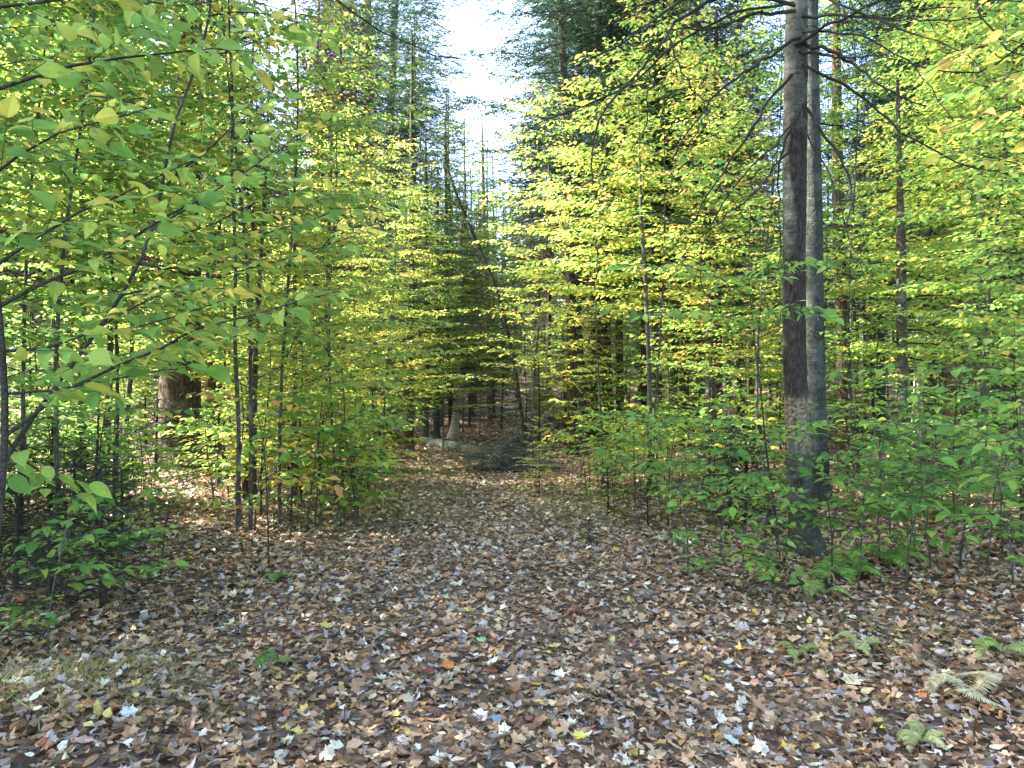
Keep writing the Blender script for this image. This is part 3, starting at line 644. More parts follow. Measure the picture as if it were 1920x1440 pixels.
NARROW = [  # px list, d, material, label, crown
    ([(1218, 300, 7), (1222, 500, 11), (1226, 640, 13), (1228, 800, 15)], 16, M_MOSSY, 'slim forked trunk standing alone after the dark cluster', 1),
    ([(1260, 350, 6), (1262, 600, 9), (1264, 800, 10)], 19, M_SLIM, 'very slim straight trunk halfway between dark cluster and stump', 1),
    ([(1308, 250, 12), (1310, 500, 17), (1312, 780, 20)], 20, M_GREY, 'blue grey trunk behind the green leaf sprays near the stump', 2),
    ([(1343, 200, 12), (1344, 500, 17), (1345, 650, 18), (1345, 790, 21)], 15, M_PINE, 'brown straight trunk above the rotten stump', 2),
    ([(1384, 300, 8), (1386, 600, 13), (1390, 800, 15)], 17, M_GREY, 'pale grey trunk between the rotten stump and twin trunks', 1),
    ([(772, 300, 9), (770, 600, 13), (768, 740, 15), (766, 830, 19)], 16, M_PINE, 'dark trunk nearest the log at the path bend', 2),
    ([(798, 350, 8), (797, 600, 11), (797, 800, 14)], 17.5, M_MOSSY, 'mossy trunk second from the log end', 3),
    ([(820, 400, 7), (819, 650, 10), (818, 805, 12)], 18.5, M_GREY, 'thin bluish trunk right behind the log', 3),
    ([(905, 300, 6), (912, 560, 8), (918, 770, 10)], 24, M_WARM, 'thin reddish trunk over the sunny clearing', 3),
    ([(158, -40, 7), (155, 200, 9), (155, 450, 12), (155, 700, 15), (152, 880, 17)], 8.6, M_MOSSY, 'straight mossy trunk near the photo edge behind big leaves', 1),
    ([(208, 350, 9), (207, 600, 12), (204, 720, 14), (196, 890, 15)], 9.6, M_MOSSY, 'leaning trunk with a pale sunlit lower patch', 1),
    ([(250, 500, 6), (246, 690, 9), (238, 780, 11), (234, 880, 12)], 10.4, M_SLIM, 'bent grey stem before the massive pine', 0),
    ([(430, 60, 4), (437, 200, 5), (434, 330, 6), (443, 480, 6), (439, 640, 7), (448, 790, 8), (446, 980, 9)], 7.3, M_SLIM, 'upright slender stem passing the massive pine on its path side', 0),
    ([(476, 400, 7), (468, 560, 10), (472, 700, 12), (462, 880, 15)], 9, M_PINE, 'short stout dark trunk under yellow leaves', 0),
    ([(500, 300, 5), (490, 470, 8), (480, 620, 9), (474, 900, 12)], 8.3, M_SLIM, 'slender leaning stem forking high in the green leaves', 0),
    ([(552, 450, 6), (553, 650, 8), (550, 900, 10)], 9.4, M_SLIM, 'thin stem beside the pale bent stick', 0),
    ([(620, 350, 6), (612, 600, 8), (600, 860, 10)], 10.5, M_MOSSY, 'thin mossy stem among yellow seedling leaves', 0),
    ([(410, 480, 8), (410, 700, 10), (412, 860, 12)], 14, M_PINE, 'dark slim trunk touching the massive pine outline', 0),
    ([(105, 500, 8), (104, 700, 10), (108, 860, 12)], 12, M_PINE, 'dark slim trunk between mossy trunk and photo edge', 1),
    ([(1200, 330, 4), (1203, 430, 7), (1210, 520, 8), (1218, 720, 9)], 10, M_SLIM, 'slim sapling stem rising through yellow leaves above the path side', 0),
    ([(1885, 300, 8), (1886, 560, 12), (1890, 860, 14)], 13, M_PINE, 'dark thin trunk at the far edge past the mossy one', 1),
    ([(1905, 400, 10), (1902, 660, 14), (1905, 850, 16)], 17, M_PINE, 'dark trunk touching the photo edge beyond low sprays', 1),
    ([(1650, 200, 8), (1652, 500, 11), (1655, 840, 13)], 16, M_GREY, 'grey trunk between dead tree and flaking trunk', 2),
    ([(1745, 300, 7), (1750, 600, 10), (1752, 840, 12)], 18, M_MOSSY, 'greenish thin trunk behind the pale snag', 1),
    ([(1620, 300, 5), (1622, 560, 8), (1625, 840, 9)], 20, M_PINE, 'hairline dark trunk deep behind the twin trunks', 0)]
for i, (pp, d, m_, lb, cw) in enumerate(NARROW):
    traced_tree('slim_tree', lb, 'tree', pp, d, m_, (9, .5) if cw in (1, 2) else (HC - (pp[0][1] - 720) / F * d + 1.6, .12), (0, (BK[i % 5][1] if cw == 1 else CM[i % 2][1]), (1.5, 1.25)) if cw in (1, 2) else ((0, CM[i % 2][1], (0, .75)) if cw == 3 else None), .3, 7 if m_ != M_SLIM else 4, 40 + i, 12)
traced_tree('birch_tree', 'pale cream birch trunk by the path bend, its side sunlit', 'tree', [(866, 420, 8), (858, 560, 10), (857, 690, 12), (856, 760, 14), (850, 815, 19)], 19, M_BIRCH, (6.2, .2), (0, BK[2][1], (0, .9)), .42, 3, 61)
traced_tree('bare_tree', 'pale bluish bare trunk rising in front of the sky gap', 'tree', [(836, 295, 9), (840, 360, 11), (845, 440, 12), (850, 700, 14), (850, 790, 15)], 25, M_GREY, (10.5, .1), None, 0, 8, 62)
traced_tree('leaning_tree', 'crooked dark stem leaning across the gap above the path', 'tree', [(836, 305, 4), (850, 350, 5), (882, 430, 7), (910, 490, 6), (938, 560, 6), (965, 680, 6), (985, 830, 7)], 17, M_PINE, None, None, 0, 8, 63)
traced_tree('pine_tree', 'tall sunlit pinkish pine trunk against the sky left of the gap', 'tree', [(688, -80, 13), (690, 100, 15), (691, 300, 17), (694, 600, 20), (696, 780, 22)], 29, M_WARM, (24, .5), (0, CT[0][1], (3.5, 1.25)), .25, 26, 64)
traced_tree('pine_tree', 'tall grey pine trunk with feathery boughs beside the sunlit one', 'tree', [(742, -80, 12), (738, 100, 13), (728, 300, 15), (726, 780, 19)], 27, M_GREY, (22, .5), (0, CT[2][1], (1.5, 1.2)), .2, 20, 65)
for i, (px, d, s_) in enumerate([(612, 27, .95), (655, 34, 1.1), (715, 36, 1.15), (765, 33, .95), (640, 23, .8), (590, 31, 1.1), (785, 41, 1.05)]):
    plant(CT[(i + 1) % 3], 'pine_tree', G(px, d), ['feathery pine crown over the leaf wall rim', 'slim feathery pine touching the sunlit one', 'pale feathery pine just behind the two tall ones', 'feathery pine bordering the sky gap', 'nearer feathery pine rising out of the lime leaves', 'feathery pine farther toward the massive trunk', 'farthest feathery pine low in the gap'][i], 'tree', None, i * 1.1, s_, (.32,), M_GREY if i % 2 else M_WARM)
plant(CT[0], 'young_fir', G(846, 19), 'lime tinted fir standing lowest in the sky gap', 'tree', None, 1.5, .50, (.62,), None)
plant(CM[0], 'young_fir', G(826, 23), 'pale green pointed fir standing in the sky gap', 'tree', None, 0, 1.15, (.62,), None)
plant(CM[1], 'young_fir', G(790, 26), 'grey green fir beside the pointed one under the sky gap', 'tree', None, 1, 1.1, (.35,), None)
plant(CM[1], 'young_fir', G(884, 28), 'bluish fir under the brightest patch of sky', 'tree', None, 2, 1.25, (.25,), None)
plant(CM[0], 'young_fir', G(925, 27), 'dusky fir between the sky gap and dark spruce boughs', 'tree', None, 3, 1.1, (.15,), None)
o = plant(CT[0], 'spruce_tree', G(1075, 15.5), 'dark heavy spruce whose boughs hang over the path against the sky', 'tree', None, 2.2, .95, (.0,))
plant(CT[2], 'spruce_tree', G(1210, 19), 'dark spruce crown filling the gap behind yellow leaves', 'tree', None, .4, .9, (.05,))

# ---------------------------------------------------------------- leafy trees in the picture
LEFT = [(-190, 3.9, 1.0, 0, .20, 'green sapling crown spilling in at the upper photo corner'), (110, 6.1, 1.05, 1, .24, 'dense green sapling between photo edge and mossy trunk'),
        (40, 6.6, 1.05, 0, .20, 'green sapling behind the nearest big leaves at the edge'), (215, 7.2, 1.1, 1, .28, 'tall green sapling whose crown veils the massive pine'),
        (470, 7.3, 1.12, 0, .34, 'sapling with first orange tinged leaves high beside the sky'), (525, 7.8, 1.12, 1, .30, 'sapling with fresh green layers above the yellow seedlings'),
        (150, 9.6, 1.15, 0, .25, 'green sapling deeper behind the mossy trunk'), (630, 9.2, .93, 1, .34, 'outermost green sapling leaning to the path'),
        (90, 11, 1.2, 0, .25, 'far green sapling near the photo edge'), (420, 11.5, 1.1, 1, .33, 'light green sapling beyond the forked stem'),
        (720, 12, .85, 0, .42, 'yellow green sapling at the path edge before the log'), (600, 14, 1.05, 1, .38, 'lime green tree behind the outermost green sapling'),
        (340, 14.5, 1.3, 0, .30, 'lime tree far behind the massive pine')]
RIGHT = [(1000, 12.5, 1.0, 0, .52, 'yellow green beech arching over the path end'), (1130, 11, 1.0, 1, .55, 'golden green beech in front of the dark cluster'),
         (1225, 10.2, 1.02, 3, .50, 'beech with layered yellow boughs around the slim stem'),
         (1330, 12, 1.05, 4, .60, 'most golden beech behind the dead limbs'), (1420, 9.5, 1.0, 0, .42, 'green and yellow beech against the torn bark trunk'),
         (1600, 9.4, 1.0, 2, .44, 'beech with light sprays just past the twin trunks'),
         (1700, 12, 1.05, 3, .46, 'yellow green beech behind the dead tree'), (1840, 8.4, 1.0, 4, .40, 'green beech around the mossy trunk'),
         (1960, 6.2, 1.0, 0, .44, 'near beech crown hanging in at the upper photo corner'), 
         (1810, 15, 1.2, 3, .42, 'far beech behind the thick pinkish trunk'),
         
         (900, 21, .9, 1, .5, 'little lime beech low under the sky gap'), (830, 15.5, .72, 2, .45, 'short lime beech over the log'), (868, 21, 1.38, 0, .46, 'lime beech closing the lower sky gap'), (798, 18, .98, 4, .46, 'lime beech in front of the two tall pines'),
         (940, 23, 1.15, 2, .55, 'golden lime beech at the back of the clearing'), (758, 16, .9, 0, .44, 'fresh lime beech between leaf wall and log')]
for i, (px, d, s, k, hue, lb) in enumerate(LEFT):
    near = d < 7.5
    plant((BN if near else BK)[(k if near else i % 5)], 'beech_sapling', G(px, d), lb, 'sapling', 'green beech saplings along the left side', i * 1.3, s, (hue + .04,))
for i, (px, d, s, k, hue, lb) in enumerate(RIGHT):
    plant(BK[k], 'beech_sapling', G(px, d), lb, 'sapling', 'yellowing beech saplings beyond the path', i * 1.7 + .5, s, (hue - .13,))

# near sapling at the left edge with its long arching boughs
def hand_sapling(label, stem, d, boughs, hue, leaf, seed, r0=.016, group=None, mat=M_DARKTWIG, twig=.30, step=.085, dens=1.0, T=LEAF_HI):
    rng = np.random.default_rng(seed); ln = [np.array(P(x, y, d)) for x, y in stem]
    g0 = np.array(G(stem[0][0], d)); g0[0] = ln[0][0]; g0[2] = float(gz(g0[0], d)); org = g0.copy()
    ln = [g0 - [0, 0, .04]] + [p for p in ln if p[2] > g0[2] + .05]
    t = empty('beech_sapling', org, label, 'sapling', group)
    w, c, lv = Geo(), Geo(), Leaves(); q = smooth_line(np.array(ln) - org, 22)
    w.tube(q, np.linspace(r0, r0 * .3, 22), 8)
    for pp, d0, d1, r in boughs:
        b = px_line(pp, d0, d1, 16, org)
        j = np.argmin(np.linalg.norm(q - b[0], axis=1)); b = np.vstack([q[j], b]) if np.linalg.norm(q[j] - b[0]) > .02 else b
        leafy_branch(w, lv, b, r, rng, leaf, twig, step, .10, dens=dens, droop=.35, tilt=.45)
    lv.flush(c, T, rng); w.build('stem', mat, t); o = c.build('leaves', M_LEAF, t); o.color = (hue, 0, 0, 1); return t
hand_sapling('nearest sapling with large green leaves on long arching boughs from the photo edge',
    [(-60, 1500), (-20, 1100), (2, 940), (14, 800), (8, 680), (-4, 560), (-20, 400), (-40, 200), (-60, -60)], 2.3,
    [([(15, 790), (110, 745), (200, 695), (300, 632), (420, 600), (520, 585), (640, 545)], 2.3, 2.8, .007), ([(-2, 690), (100, 655), (210, 612), (330, 590), (430, 560)], 2.3, 2.5, .006),
     ([(-8, 578), (80, 540), (180, 488), (250, 445), (330, 388), (440, 335), (520, 280)], 2.3, 2.6, .007), ([(-12, 470), (60, 440), (160, 400), (240, 370), (300, 320), (390, 288)], 2.3, 2.4, .006),
     ([(-24, 300), (40, 250), (110, 248), (200, 235), (290, 200)], 2.3, 2.3, .005), ([(-30, 170), (50, 140), (110, 118), (160, 106), (240, 106), (300, 92), (390, 88), (480, 98)], 2.3, 2.6, .007),
     ([(-40, 20), (60, 0), (180, -10), (300, 10), (420, 0)], 2.3, 2.6, .006), ([(0, 850), (60, 890), (120, 930), (170, 935)], 2.3, 2.6, .004),
     ([(0, 720), (120, 710), (260, 700), (400, 690)], 2.3, 2.6, .005)], .28, .090, 501, twig=.36, step=.062, dens=1.15)
hand_sapling('second sapling behind the nearest one, boughs sweeping up to the pine',
    [(-140, 1300), (-80, 1050), (10, 850), (130, 690), (230, 560), (290, 440), (308, 340), (320, 210), (385, 120), (400, -40)], 3.6,
    [([(200, 600), (260, 560), (330, 545), (430, 540)], 3.6, 3.2, .006), ([(308, 330), (380, 290), (450, 240), (520, 160)], 3.6, 3.3, .006), ([(304, 470), (380, 430), (480, 380), (610, 320)], 3.6, 3.4, .006),
     ([(240, 545), (420, 520), (560, 480), (700, 430)], 3.6, 3.5, .006), ([(380, 120), (470, 90), (560, 40)], 3.6, 3.4, .005), ([(315, 220), (230, 190), (140, 180)], 3.6, 3.3, .005),
     ([(130, 690), (240, 670), (380, 640), (500, 620)], 3.6, 3.2, .005), ([(304, 430), (420, 360), (560, 250), (640, 200)], 3.6, 3.9, .006), ([(304, 520), (480, 440), (620, 400), (760, 380)], 3.6, 4.1, .006), ([(390, 20), (520, 0), (600, 60)], 3.6, 3.6, .005)], .32, .09, 502, twig=.36, step=.065, dens=1.15)
hand_sapling('wispy sapling with bright green sprays left of the torn bark trunk',
    [(1458, 1040), (1455, 960), (1436, 850), (1430, 760), (1414, 640), (1402, 500), (1410, 350)], 6.4,
    [([(1412, 620), (1360, 590), (1290, 580), (1210, 590), (1130, 570)], 6.3, 4.4, .006), ([(1408, 560), (1350, 520), (1280, 490), (1180, 500)], 6.3, 4.5, .005), ([(1406, 520), (1450, 500), (1500, 480), (1560, 500)], 6.3, 4.6, .004),
     ([(1432, 800), (1360, 785), (1260, 780), (1150, 782), (1080, 770)], 6.3, 5.4, .005), ([(1436, 830), (1500, 800), (1540, 790)], 6.3, 4.6, .004), ([(1412, 600), (1480, 570), (1550, 600)], 6.3, 4.7, .004),
     ([(1405, 420), (1340, 330), (1270, 280)], 6.3, 4.8, .004)], .22, .088, 503, .010, dens=.9)
hand_sapling('low sapling reaching in from the edge with bluish green and lime leaves',
    [(2060, 1150), (2040, 900), (2030, 700), (2040, 500), (2050, 300)], 4.2,
    [([(2032, 720), (1900, 690), (1780, 685), (1660, 690), (1540, 700)], 4.2, 4.2, .006), ([(2034, 800), (1930, 760), (1850, 735), (1760, 720), (1690, 740)], 4.2, 3.8, .005),
     ([(2036, 860), (1950, 830), (1880, 815), (1800, 840)], 4.2, 3.8, .005), ([(2036, 900), (1960, 880), (1900, 900), (1850, 900)], 4.2, 4.0, .004), ([(2030, 640), (1960, 600), (1880, 640), (1800, 640)], 4.2, 4.4, .004),
     ([(2045, 980), (1950, 940), (1880, 960), (1780, 970)], 4.2, 4.3, .004)], .16, .085, 504, .012, dens=.9)
hand_sapling('sapling boughs with pale yellow green leaves at the upper corner',
    [(2100, 1300), (2080, 800), (2060, 300), (2040, 0), (2020, -200)], 3.3,
    [([(2040, 150), (1960, 80), (1880, 60), (1800, 90), (1730, 140)], 3.3, 3.2, .005), ([(2050, 250), (1950, 190), (1850, 200), (1780, 240)], 3.3, 3.3, .005), ([(2040, 20), (1940, -10), (1860, 10), (1790, 0)], 3.3, 3.2, .005),
     ([(2055, 330), (1960, 300), (1880, 320), (1760, 280)], 3.3, 3.5, .005), ([(2045, 120), (1940, 140), (1850, 130), (1760, 180)], 3.3, 3.6, .004)], .50, .085, 505, .014)
hand_sapling('small seedling whose lime leaves dangle below the massive pine',
    [(300, 1080), (310, 980), (330, 930), (350, 900)], 5.6,
    [([(330, 935), (290, 905), (260, 915), (235, 925)], 5.6, 5.4, .003), ([(345, 905), (390, 880), (440, 885), (475, 870)], 5.6, 5.5, .003), ([(345, 900), (350, 870), (400, 850)], 5.6, 5.6, .003), ([(320, 950), (270, 960), (240, 985)], 5.6, 5.3, .003)], .36, .088, 506, .006, dens=.8)
hand_sapling('thin sapling carrying pale yellow leaves before the dark undergrowth',
    [(505, 1060), (500, 900), (490, 800), (470, 740)], 6.0,
    [([(480, 760), (430, 735), (380, 745), (330, 735)], 6.0, 5.8, .003), ([(485, 770), (470, 775), (455, 790)], 6.0, 5.7, .003), ([(475, 745), (530, 750), (580, 770)], 6.0, 6.1, .003), ([(495, 850), (550, 840), (610, 850), (650, 860)], 6.0, 6.0, .003),
     ([(500, 900), (560, 895), (620, 905), (650, 915)], 6.0, 5.8, .003), ([(500, 950), (480, 945), (460, 950)], 6.0, 5.8, .003)], .60, .088, 507, .007, dens=.8)
hand_sapling('seedling at the foot of the torn bark trunk with rounded green leaves',
    [(1520, 1150), (1500, 1090), (1480, 1050), (1470, 1030)], 4.9,
    [([(1490, 1070), (1430, 1040), (1380, 1035), (1345, 1020)], 4.9, 5.0, .003), ([(1500, 1090), (1480, 1080), (1465, 1085)], 4.9, 4.7, .003), ([(1500, 1080), (1520, 1060), (1550, 1065)], 4.9, 4.8, .003), ([(1475, 1035), (1430, 1010), (1400, 1005)], 4.9, 5.1, .003)], .24, .088, 508, .005, dens=.8)
hand_sapling('seedling spreading flat green sprays across the trunk base',
    [(1560, 1100), (1560, 1000), (1550, 930), (1545, 880)], 5.4,
    [([(1555, 950), (1480, 935), (1400, 930), (1320, 945), (1255, 940)], 5.4, 5.2, .004), ([(1552, 920), (1470, 905), (1400, 900), (1340, 910)], 5.4, 5.5, .003), ([(1558, 960), (1640, 940), (1700, 925), (1760, 930)], 5.4, 5.4, .004),
     ([(1560, 1010), (1640, 985), (1720, 990)], 5.4, 5.3, .003), ([(1550, 900), (1600, 890), (1680, 900)], 5.4, 5.6, .003)], .20, .086, 509, .008, dens=.9)

SEED = [(1650, 5.8, 1.2, .18, 'knee high green seedling between the trunk base and ferns'), (1745, 5.5, 1.3, .15, 'leafy green seedling under the low edge boughs'), (1850, 5.2, 1.1, .2, 'green seedling at the edge above scattered leaves'),
        (1365, 7.4, 1.2, .25, 'lime seedling on the path side of the trunk'), (1275, 8.5, 1.2, .3, 'small lime seedling before the rotten stump'), (1152, 8.0, .55, .45, 'tiny yellow seedling at the path border'),
        (1420, 9.0, 1.4, .28, 'seedling beside the rotten stump'), (1600, 8.0, 1.4, .25, 'seedling right behind the twin trunks'), (1760, 8.2, 1.5, .2, 'bushy seedling below the pale snag'),
        (1900, 7.5, 1.4, .25, 'dim seedling by the edge in the shade'), (90, 3.9, 1.0, .16, 'green seedling over the dark fir seedlings'), (560, 8.6, 1.2, .5, 'yellow seedling beside the pale bent stick'),
        (690, 10.5, 1.5, .38, 'lime seedling at the path edge under overhanging leaves'), (640, 9.3, 1.1, .62, 'golden seedling behind the pale yellow one'), (730, 12.5, 1.5, .35, 'bright green seedling ahead of the dark trunk'),
        (1190, 10.5, 1.3, .4, 'yellow green seedling at the sunny border by the brush'), (1090, 12.0, 1.5, .45, 'lime seedling before the dark cluster'), (1230, 12.5, 1.5, .3, 'green seedling behind the border ferns'), (1500, 10.5, 1.4, .3, 'seedling hidden behind the trunk pair')]
for i, (px, d, s, hue, lb) in enumerate(SEED):
    plant(BS[i % 5], 'beech_seedling', G(px, d), lb, 'seedling', 'beech seedlings on the forest floor', i * 2.1, s, (hue,))
r_ = np.random.default_rng(31)
UNDER = ([(r_.uniform(1230, 1950), r_.uniform(5.6, 10.5), r_.uniform(.9, 1.6), r_.uniform(.02, .24), 'low green seedling on the shaded floor past the trunk pair', 'seedlings past the trunk pair') for _ in range(15)]
         + [(r_.uniform(-60, 300), r_.uniform(4.6, 9), r_.uniform(.8, 1.4), r_.uniform(.08, .25), 'dim green seedling in the shadows below the big leaves', 'seedlings below the big leaves') for _ in range(24)]
         + [(r_.uniform(300, 720), r_.uniform(8.4, 13), r_.uniform(1.0, 1.6), r_.uniform(.25, .55), 'yellowish seedling in the undergrowth by the massive pine', 'seedlings by the massive pine') for _ in range(14)]
         + [(r_.uniform(250, 500), r_.uniform(8, 10.8), r_.uniform(1.0, 1.5), r_.uniform(.22, .5), 'pale seedling with loose leaves around the foot of the massive pine', 'seedlings round the massive pine foot') for _ in range(5)]
         + [(r_.uniform(430, 690), r_.uniform(7.2, 9.8), r_.uniform(1.2, 1.9), r_.uniform(.22, .52), 'taller pale leaved seedling crowding the path side below the leaf wall', 'pale seedlings below the leaf wall') for _ in range(16)]
         + [(px, d, s, h, 'airy green seedling with flat sprays around the torn trunk foot', 'airy seedlings around the torn trunk') for px, d, s, h in [(1290, 5.7, 1.05, .16), (1395, 5.3, .95, .2), (1450, 5.05, .7, .24), (1610, 5.3, 1.0, .14), (1700, 5.2, 1.15, .1), (1800, 5.6, 1.3, .12), (1900, 5.0, 1.3, .2), (1350, 6.3, 1.25, .16), (1560, 5.9, 1.1, .12), (1670, 6.3, 1.4, .1)]]
         + [(px, d, s, h, 'small green seedling at the shaded path border', 'seedlings at the path border') for px, d, s, h in [(1100, 10.2, 1.1, .3), (1150, 9.4, .9, .25), (1190, 8.8, 1.2, .2), (1240, 8.0, 1.0, .22), (1260, 7.3, .9, .25), (1130, 11.2, 1.3, .35), (1215, 9.9, 1.3, .3)]]
         + [(r_.uniform(1090, 1350), r_.uniform(9, 15), r_.uniform(1.0, 1.6), r_.uniform(.25, .5), 'sunlit seedling along the path side before the dark cluster', 'seedlings before the dark cluster') for _ in range(14)])
for i, (px, d, s, hue, lb, gr) in enumerate(UNDER): plant(BS[i % 5], 'beech_seedling', G(px, d), lb, 'seedling', gr, i * 2.1, s, (hue,))
BUSH = [(20, 7.2, .75, .16, 'low green bush in the gloom near the photo edge'), (120, 7.8, .7, .14, 'low green bush under the arching boughs'), (215, 8.2, .75, .2, 'low bush by the leaning trunk foot'), (-60, 6.0, .7, .14, 'bush cut by the photo edge under the big leaves'),
        (490, 8.3, .85, .4, 'pale green bush between the slender stems'), (565, 9.0, 1.0, .36, 'bush filling the gap below the leaf wall'), (650, 10.2, .85, .42, 'yellow green bush hugging the path side'), 
        (1650, 7.4, .62, .08, 'bluish green bush just behind the airy seedlings'), (1790, 6.9, .72, .06, 'cool green bush with flat tiers near the edge'), (1915, 6.4, .75, .12, 'cool green bush cut by the photo edge'), (1330, 8.8, .7, .2, 'low green bush left of the torn trunk'), (1235, 10.8, .8, .26, 'low bush at the path border before the dark cluster'),
        (60, 8.5, 1.2, .2, 'green bush in front of the mossy trunk'), (600, 11, 1.2, .4, 'light bush filling the path edge'), (670, 13, 1.4, .36, 'lime bush beside the log'), (1250, 13.5, 1.3, .35, 'bush before the brown straight trunk'),
        (1080, 15.5, 1.2, .42, 'yellow green bush at the clearing border'), (1650, 11.5, 1.3, .28, 'green bush at the dead tree'), (1800, 10.5, 1.3, .24, 'green bush under the thick pinkish trunk'), (1400, 14, 1.3, .3, 'bush behind the rotten stump'),
        (480, 13, 1.4, .34, 'lime bush beyond the stout trunk'), (200, 12.5, 1.3, .25, 'dim bush beyond the leaning trunk'), (1540, 16, 1.4, .35, 'far bush between twin trunks and flaking trunk'), (985, 19, 1.2, .3, 'round bush at the back of the clearing'),
        (1900, 12, 1.4, .26, 'dusky bush at the edge beyond seedlings'), (1150, 17, 1.2, .3, 'dark bush at the cluster base'), (1010, 9.9, .45, .4, 'small leafy shoot at the end of the brush pile')]
for i, (px, d, s, hue, lb) in enumerate(BUSH):
    plant(BL[i % 3], 'beech_bush', G(px, d), lb, 'bush', 'leafy bushes under the trees', i * 1.9, s, (hue,))
FIRS = [(-20, 3.9, .42, 'dark green fir seedling cut by the photo edge'), (95, 4.6, .36, 'dark low fir seedling under broad leaves'), (1140, 8.3, .38, 'dark fir seedling at the path border'), (1215, 7.6, .34, 'small dark fir near the yellow seedling'),
        (1105, 6.9, .16, 'tiny dark fir tuft poking from the path leaves'), (545, 7.4, .34, 'small blue green fir beneath the yellow leaves'), (180, 6.9, .6, 'shaded fir before the leaning trunk'), (1010, 18.5, .9, 'dark fir sapling at the clearing rim'), (940, 22, 1.1, 'blue green fir beyond the clearing'),
        (1060, 20, 1.3, 'dark fir sapling before the cluster'), (1290, 16, 1.2, 'dark fir behind the stump'), (1740, 13, 1.4, 'dark fir by the pale snag'), (1640, 15, 1.2, 'dark fir past the flaking trunk'), (880, 23, 1.2, 'green fir behind the cream birch'),
        (1470, 17, 1.3, 'shady fir behind the trunk pair'), (1860, 14, 1.3, 'dark fir behind the mossy trunk'), (300, 14, 1.2, 'dark fir beyond the massive pine'), (60, 13, 1.2, 'dark fir near the photo edge'), (560, 15.5, 1.2, 'blue green fir behind the thin stems'), (1340, 10.5, .5, 'knee high fir by the stump roots')]
DARKFIR = ([(r_.uniform(-60, 230), r_.uniform(4.8, 8.5), r_.uniform(.9, 1.6), 'dark feathery fir seedling in the shadows under the big leaves', 'dark fir seedlings under the big leaves') for _ in range(13)]
           + [(r_.uniform(1330, 1950), r_.uniform(7.2, 11.5), r_.uniform(.8, 1.6), 'dark feathery fir seedling in the shade past the trunk pair', 'dark fir seedlings past the trunk pair') for _ in range(12)]
           + [(r_.uniform(260, 720), r_.uniform(9.5, 13), r_.uniform(1.0, 1.7), 'dark fir seedling in the undergrowth by the massive pine', 'dark fir seedlings by the massive pine') for _ in range(10)])
for i, (px, d, s, lb, gr) in enumerate(DARKFIR): plant(CS[i % 2], 'fir_sapling', G(px, d), lb, 'fir sapling', gr, i * 2.3, s, (.45,))
for i, (px, d, s, lb) in enumerate(FIRS):
    plant((CS if s < .5 and d < 9 else CF)[i % 2], 'fir_sapling', G(px, d), lb, 'fir sapling', 'young firs on the forest floor', i * 2.3, s * (2.2 if (s < .5 and d < 9) else 1), (.05,))

# overhanging bough, top middle: belongs to a tall tree out of frame on the left
def off_tree(name, lb, x, y, k, boughs, s=1.0, rz=0, leafy=0.0, hue=.1):
    z0 = float(gz(x, y)); t = plant(k, name, (x, y, z0), lb, 'tree', None, 0, s, (hue,), M_PINE)
    g = Geo(); r = np.random.default_rng(int(abs(x * 100)))
    for pp, d0, d1, r0 in boughs:
        st = np.array([x, y, P(*pp[0], d0).z + .2]); q = np.vstack([st, [np.array(P(a, b, d0 + (d1 - d0) * i / (len(pp) - 1))) for i, (a, b) in enumerate(pp)]]) - np.array([x, y, z0])
        q = smooth_line(q, 26) / s; q[1:] += r.normal(0, .01, (25, 3)); g.tube(q, np.linspace(r0 * 1.6, r0 * .35, 26), 6); hard_twigs(g, q[10:], r0 * .7, r, 12, .35, down=.3)
    g.build('bare_branch', M_TWIG, t)
off_tree('spruce_tree', 'tall spruce out of view whose bare bough hangs into the sky gap', -4.9, 4.6, CT[1], [([(400, -120), (620, -5), (690, 50), (760, 85), (850, 110), (875, 118)], 4.6, 4.6, .010), ([(300, -100), (470, 0), (520, 22), (600, 30)], 4.6, 4.4, .008)])
off_tree('spruce_tree', 'tall spruce out of view with crooked bare limbs in the upper corner', 4.9, 4.2, CT[2], [([(2000, -200), (1800, -10), (1850, 55), (1880, 80), (1930, 115)], 4.2, 4.0, .010), ([(1990, 20), (1890, 95), (1880, 125), (1800, 140), (1740, 130), (1640, 100)], 4.2, 4.3, .008)], 1.0)

# ---------------------------------------------------------------- log, brush, stump, sticks
def free_log(name, lb, cat, a, b, r0, r1, mat, endmat=None, seed=0, sides=18, stubs=0):
    rng = np.random.default_rng(seed); a, b = np.array(a, float), np.array(b, float); org = (a + b) / 2; t = empty(name, org, lb, cat)
    n = 14; u = np.linspace(0, 1, n)[:, None]; q = a + (b - a) * u - org; q[1:-1] += rng.normal(0, r0 * .05, (n - 2, 3))
    g = Geo(); g.tube(q, np.linspace(r0, r1, n), sides, bumps=.03, rng=rng); g.build('bark', mat, t)
    if endmat:
        for e, r, s in ((0, r0, -1), (-1, r1, 1)):
            d = unit(b - a) * s; g = Geo(); g.tube(np.array([q[e] - d * .01, q[e] + d * .012]), [r * .93, r * .90], sides, cap=True); g.build('cut_face', endmat, t)
    if stubs:
        g = Geo()
        for i in range(stubs):
            k = rng.integers(1, n - 1); v = unit(rng.normal(size=3)); v[2] = abs(v[2]); g.tube(np.array([q[k], q[k] + v * .12, q[k] + v * .3]), [r0 * .2, r0 * .14, .003], 5)
        g.build('branch_stub', mat, t)
    return t
def on(px, d, up): v = G(px, d); return (v.x, v.y, v.z + up)
free_log('log', 'short mossy log with pale cut end lying at the path bend', 'log', on(796, 17.4, .09), on(893, 15.4, .10), .10, .115, M_LOG, M_WOOD, 1, stubs=3)
free_log('fallen_branch', 'dark rotting branch in front of the twiggy brush pile', 'branch', on(905, 12.7, .035), on(990, 12.4, .035), .04, .025, M_ROT, None, 2)
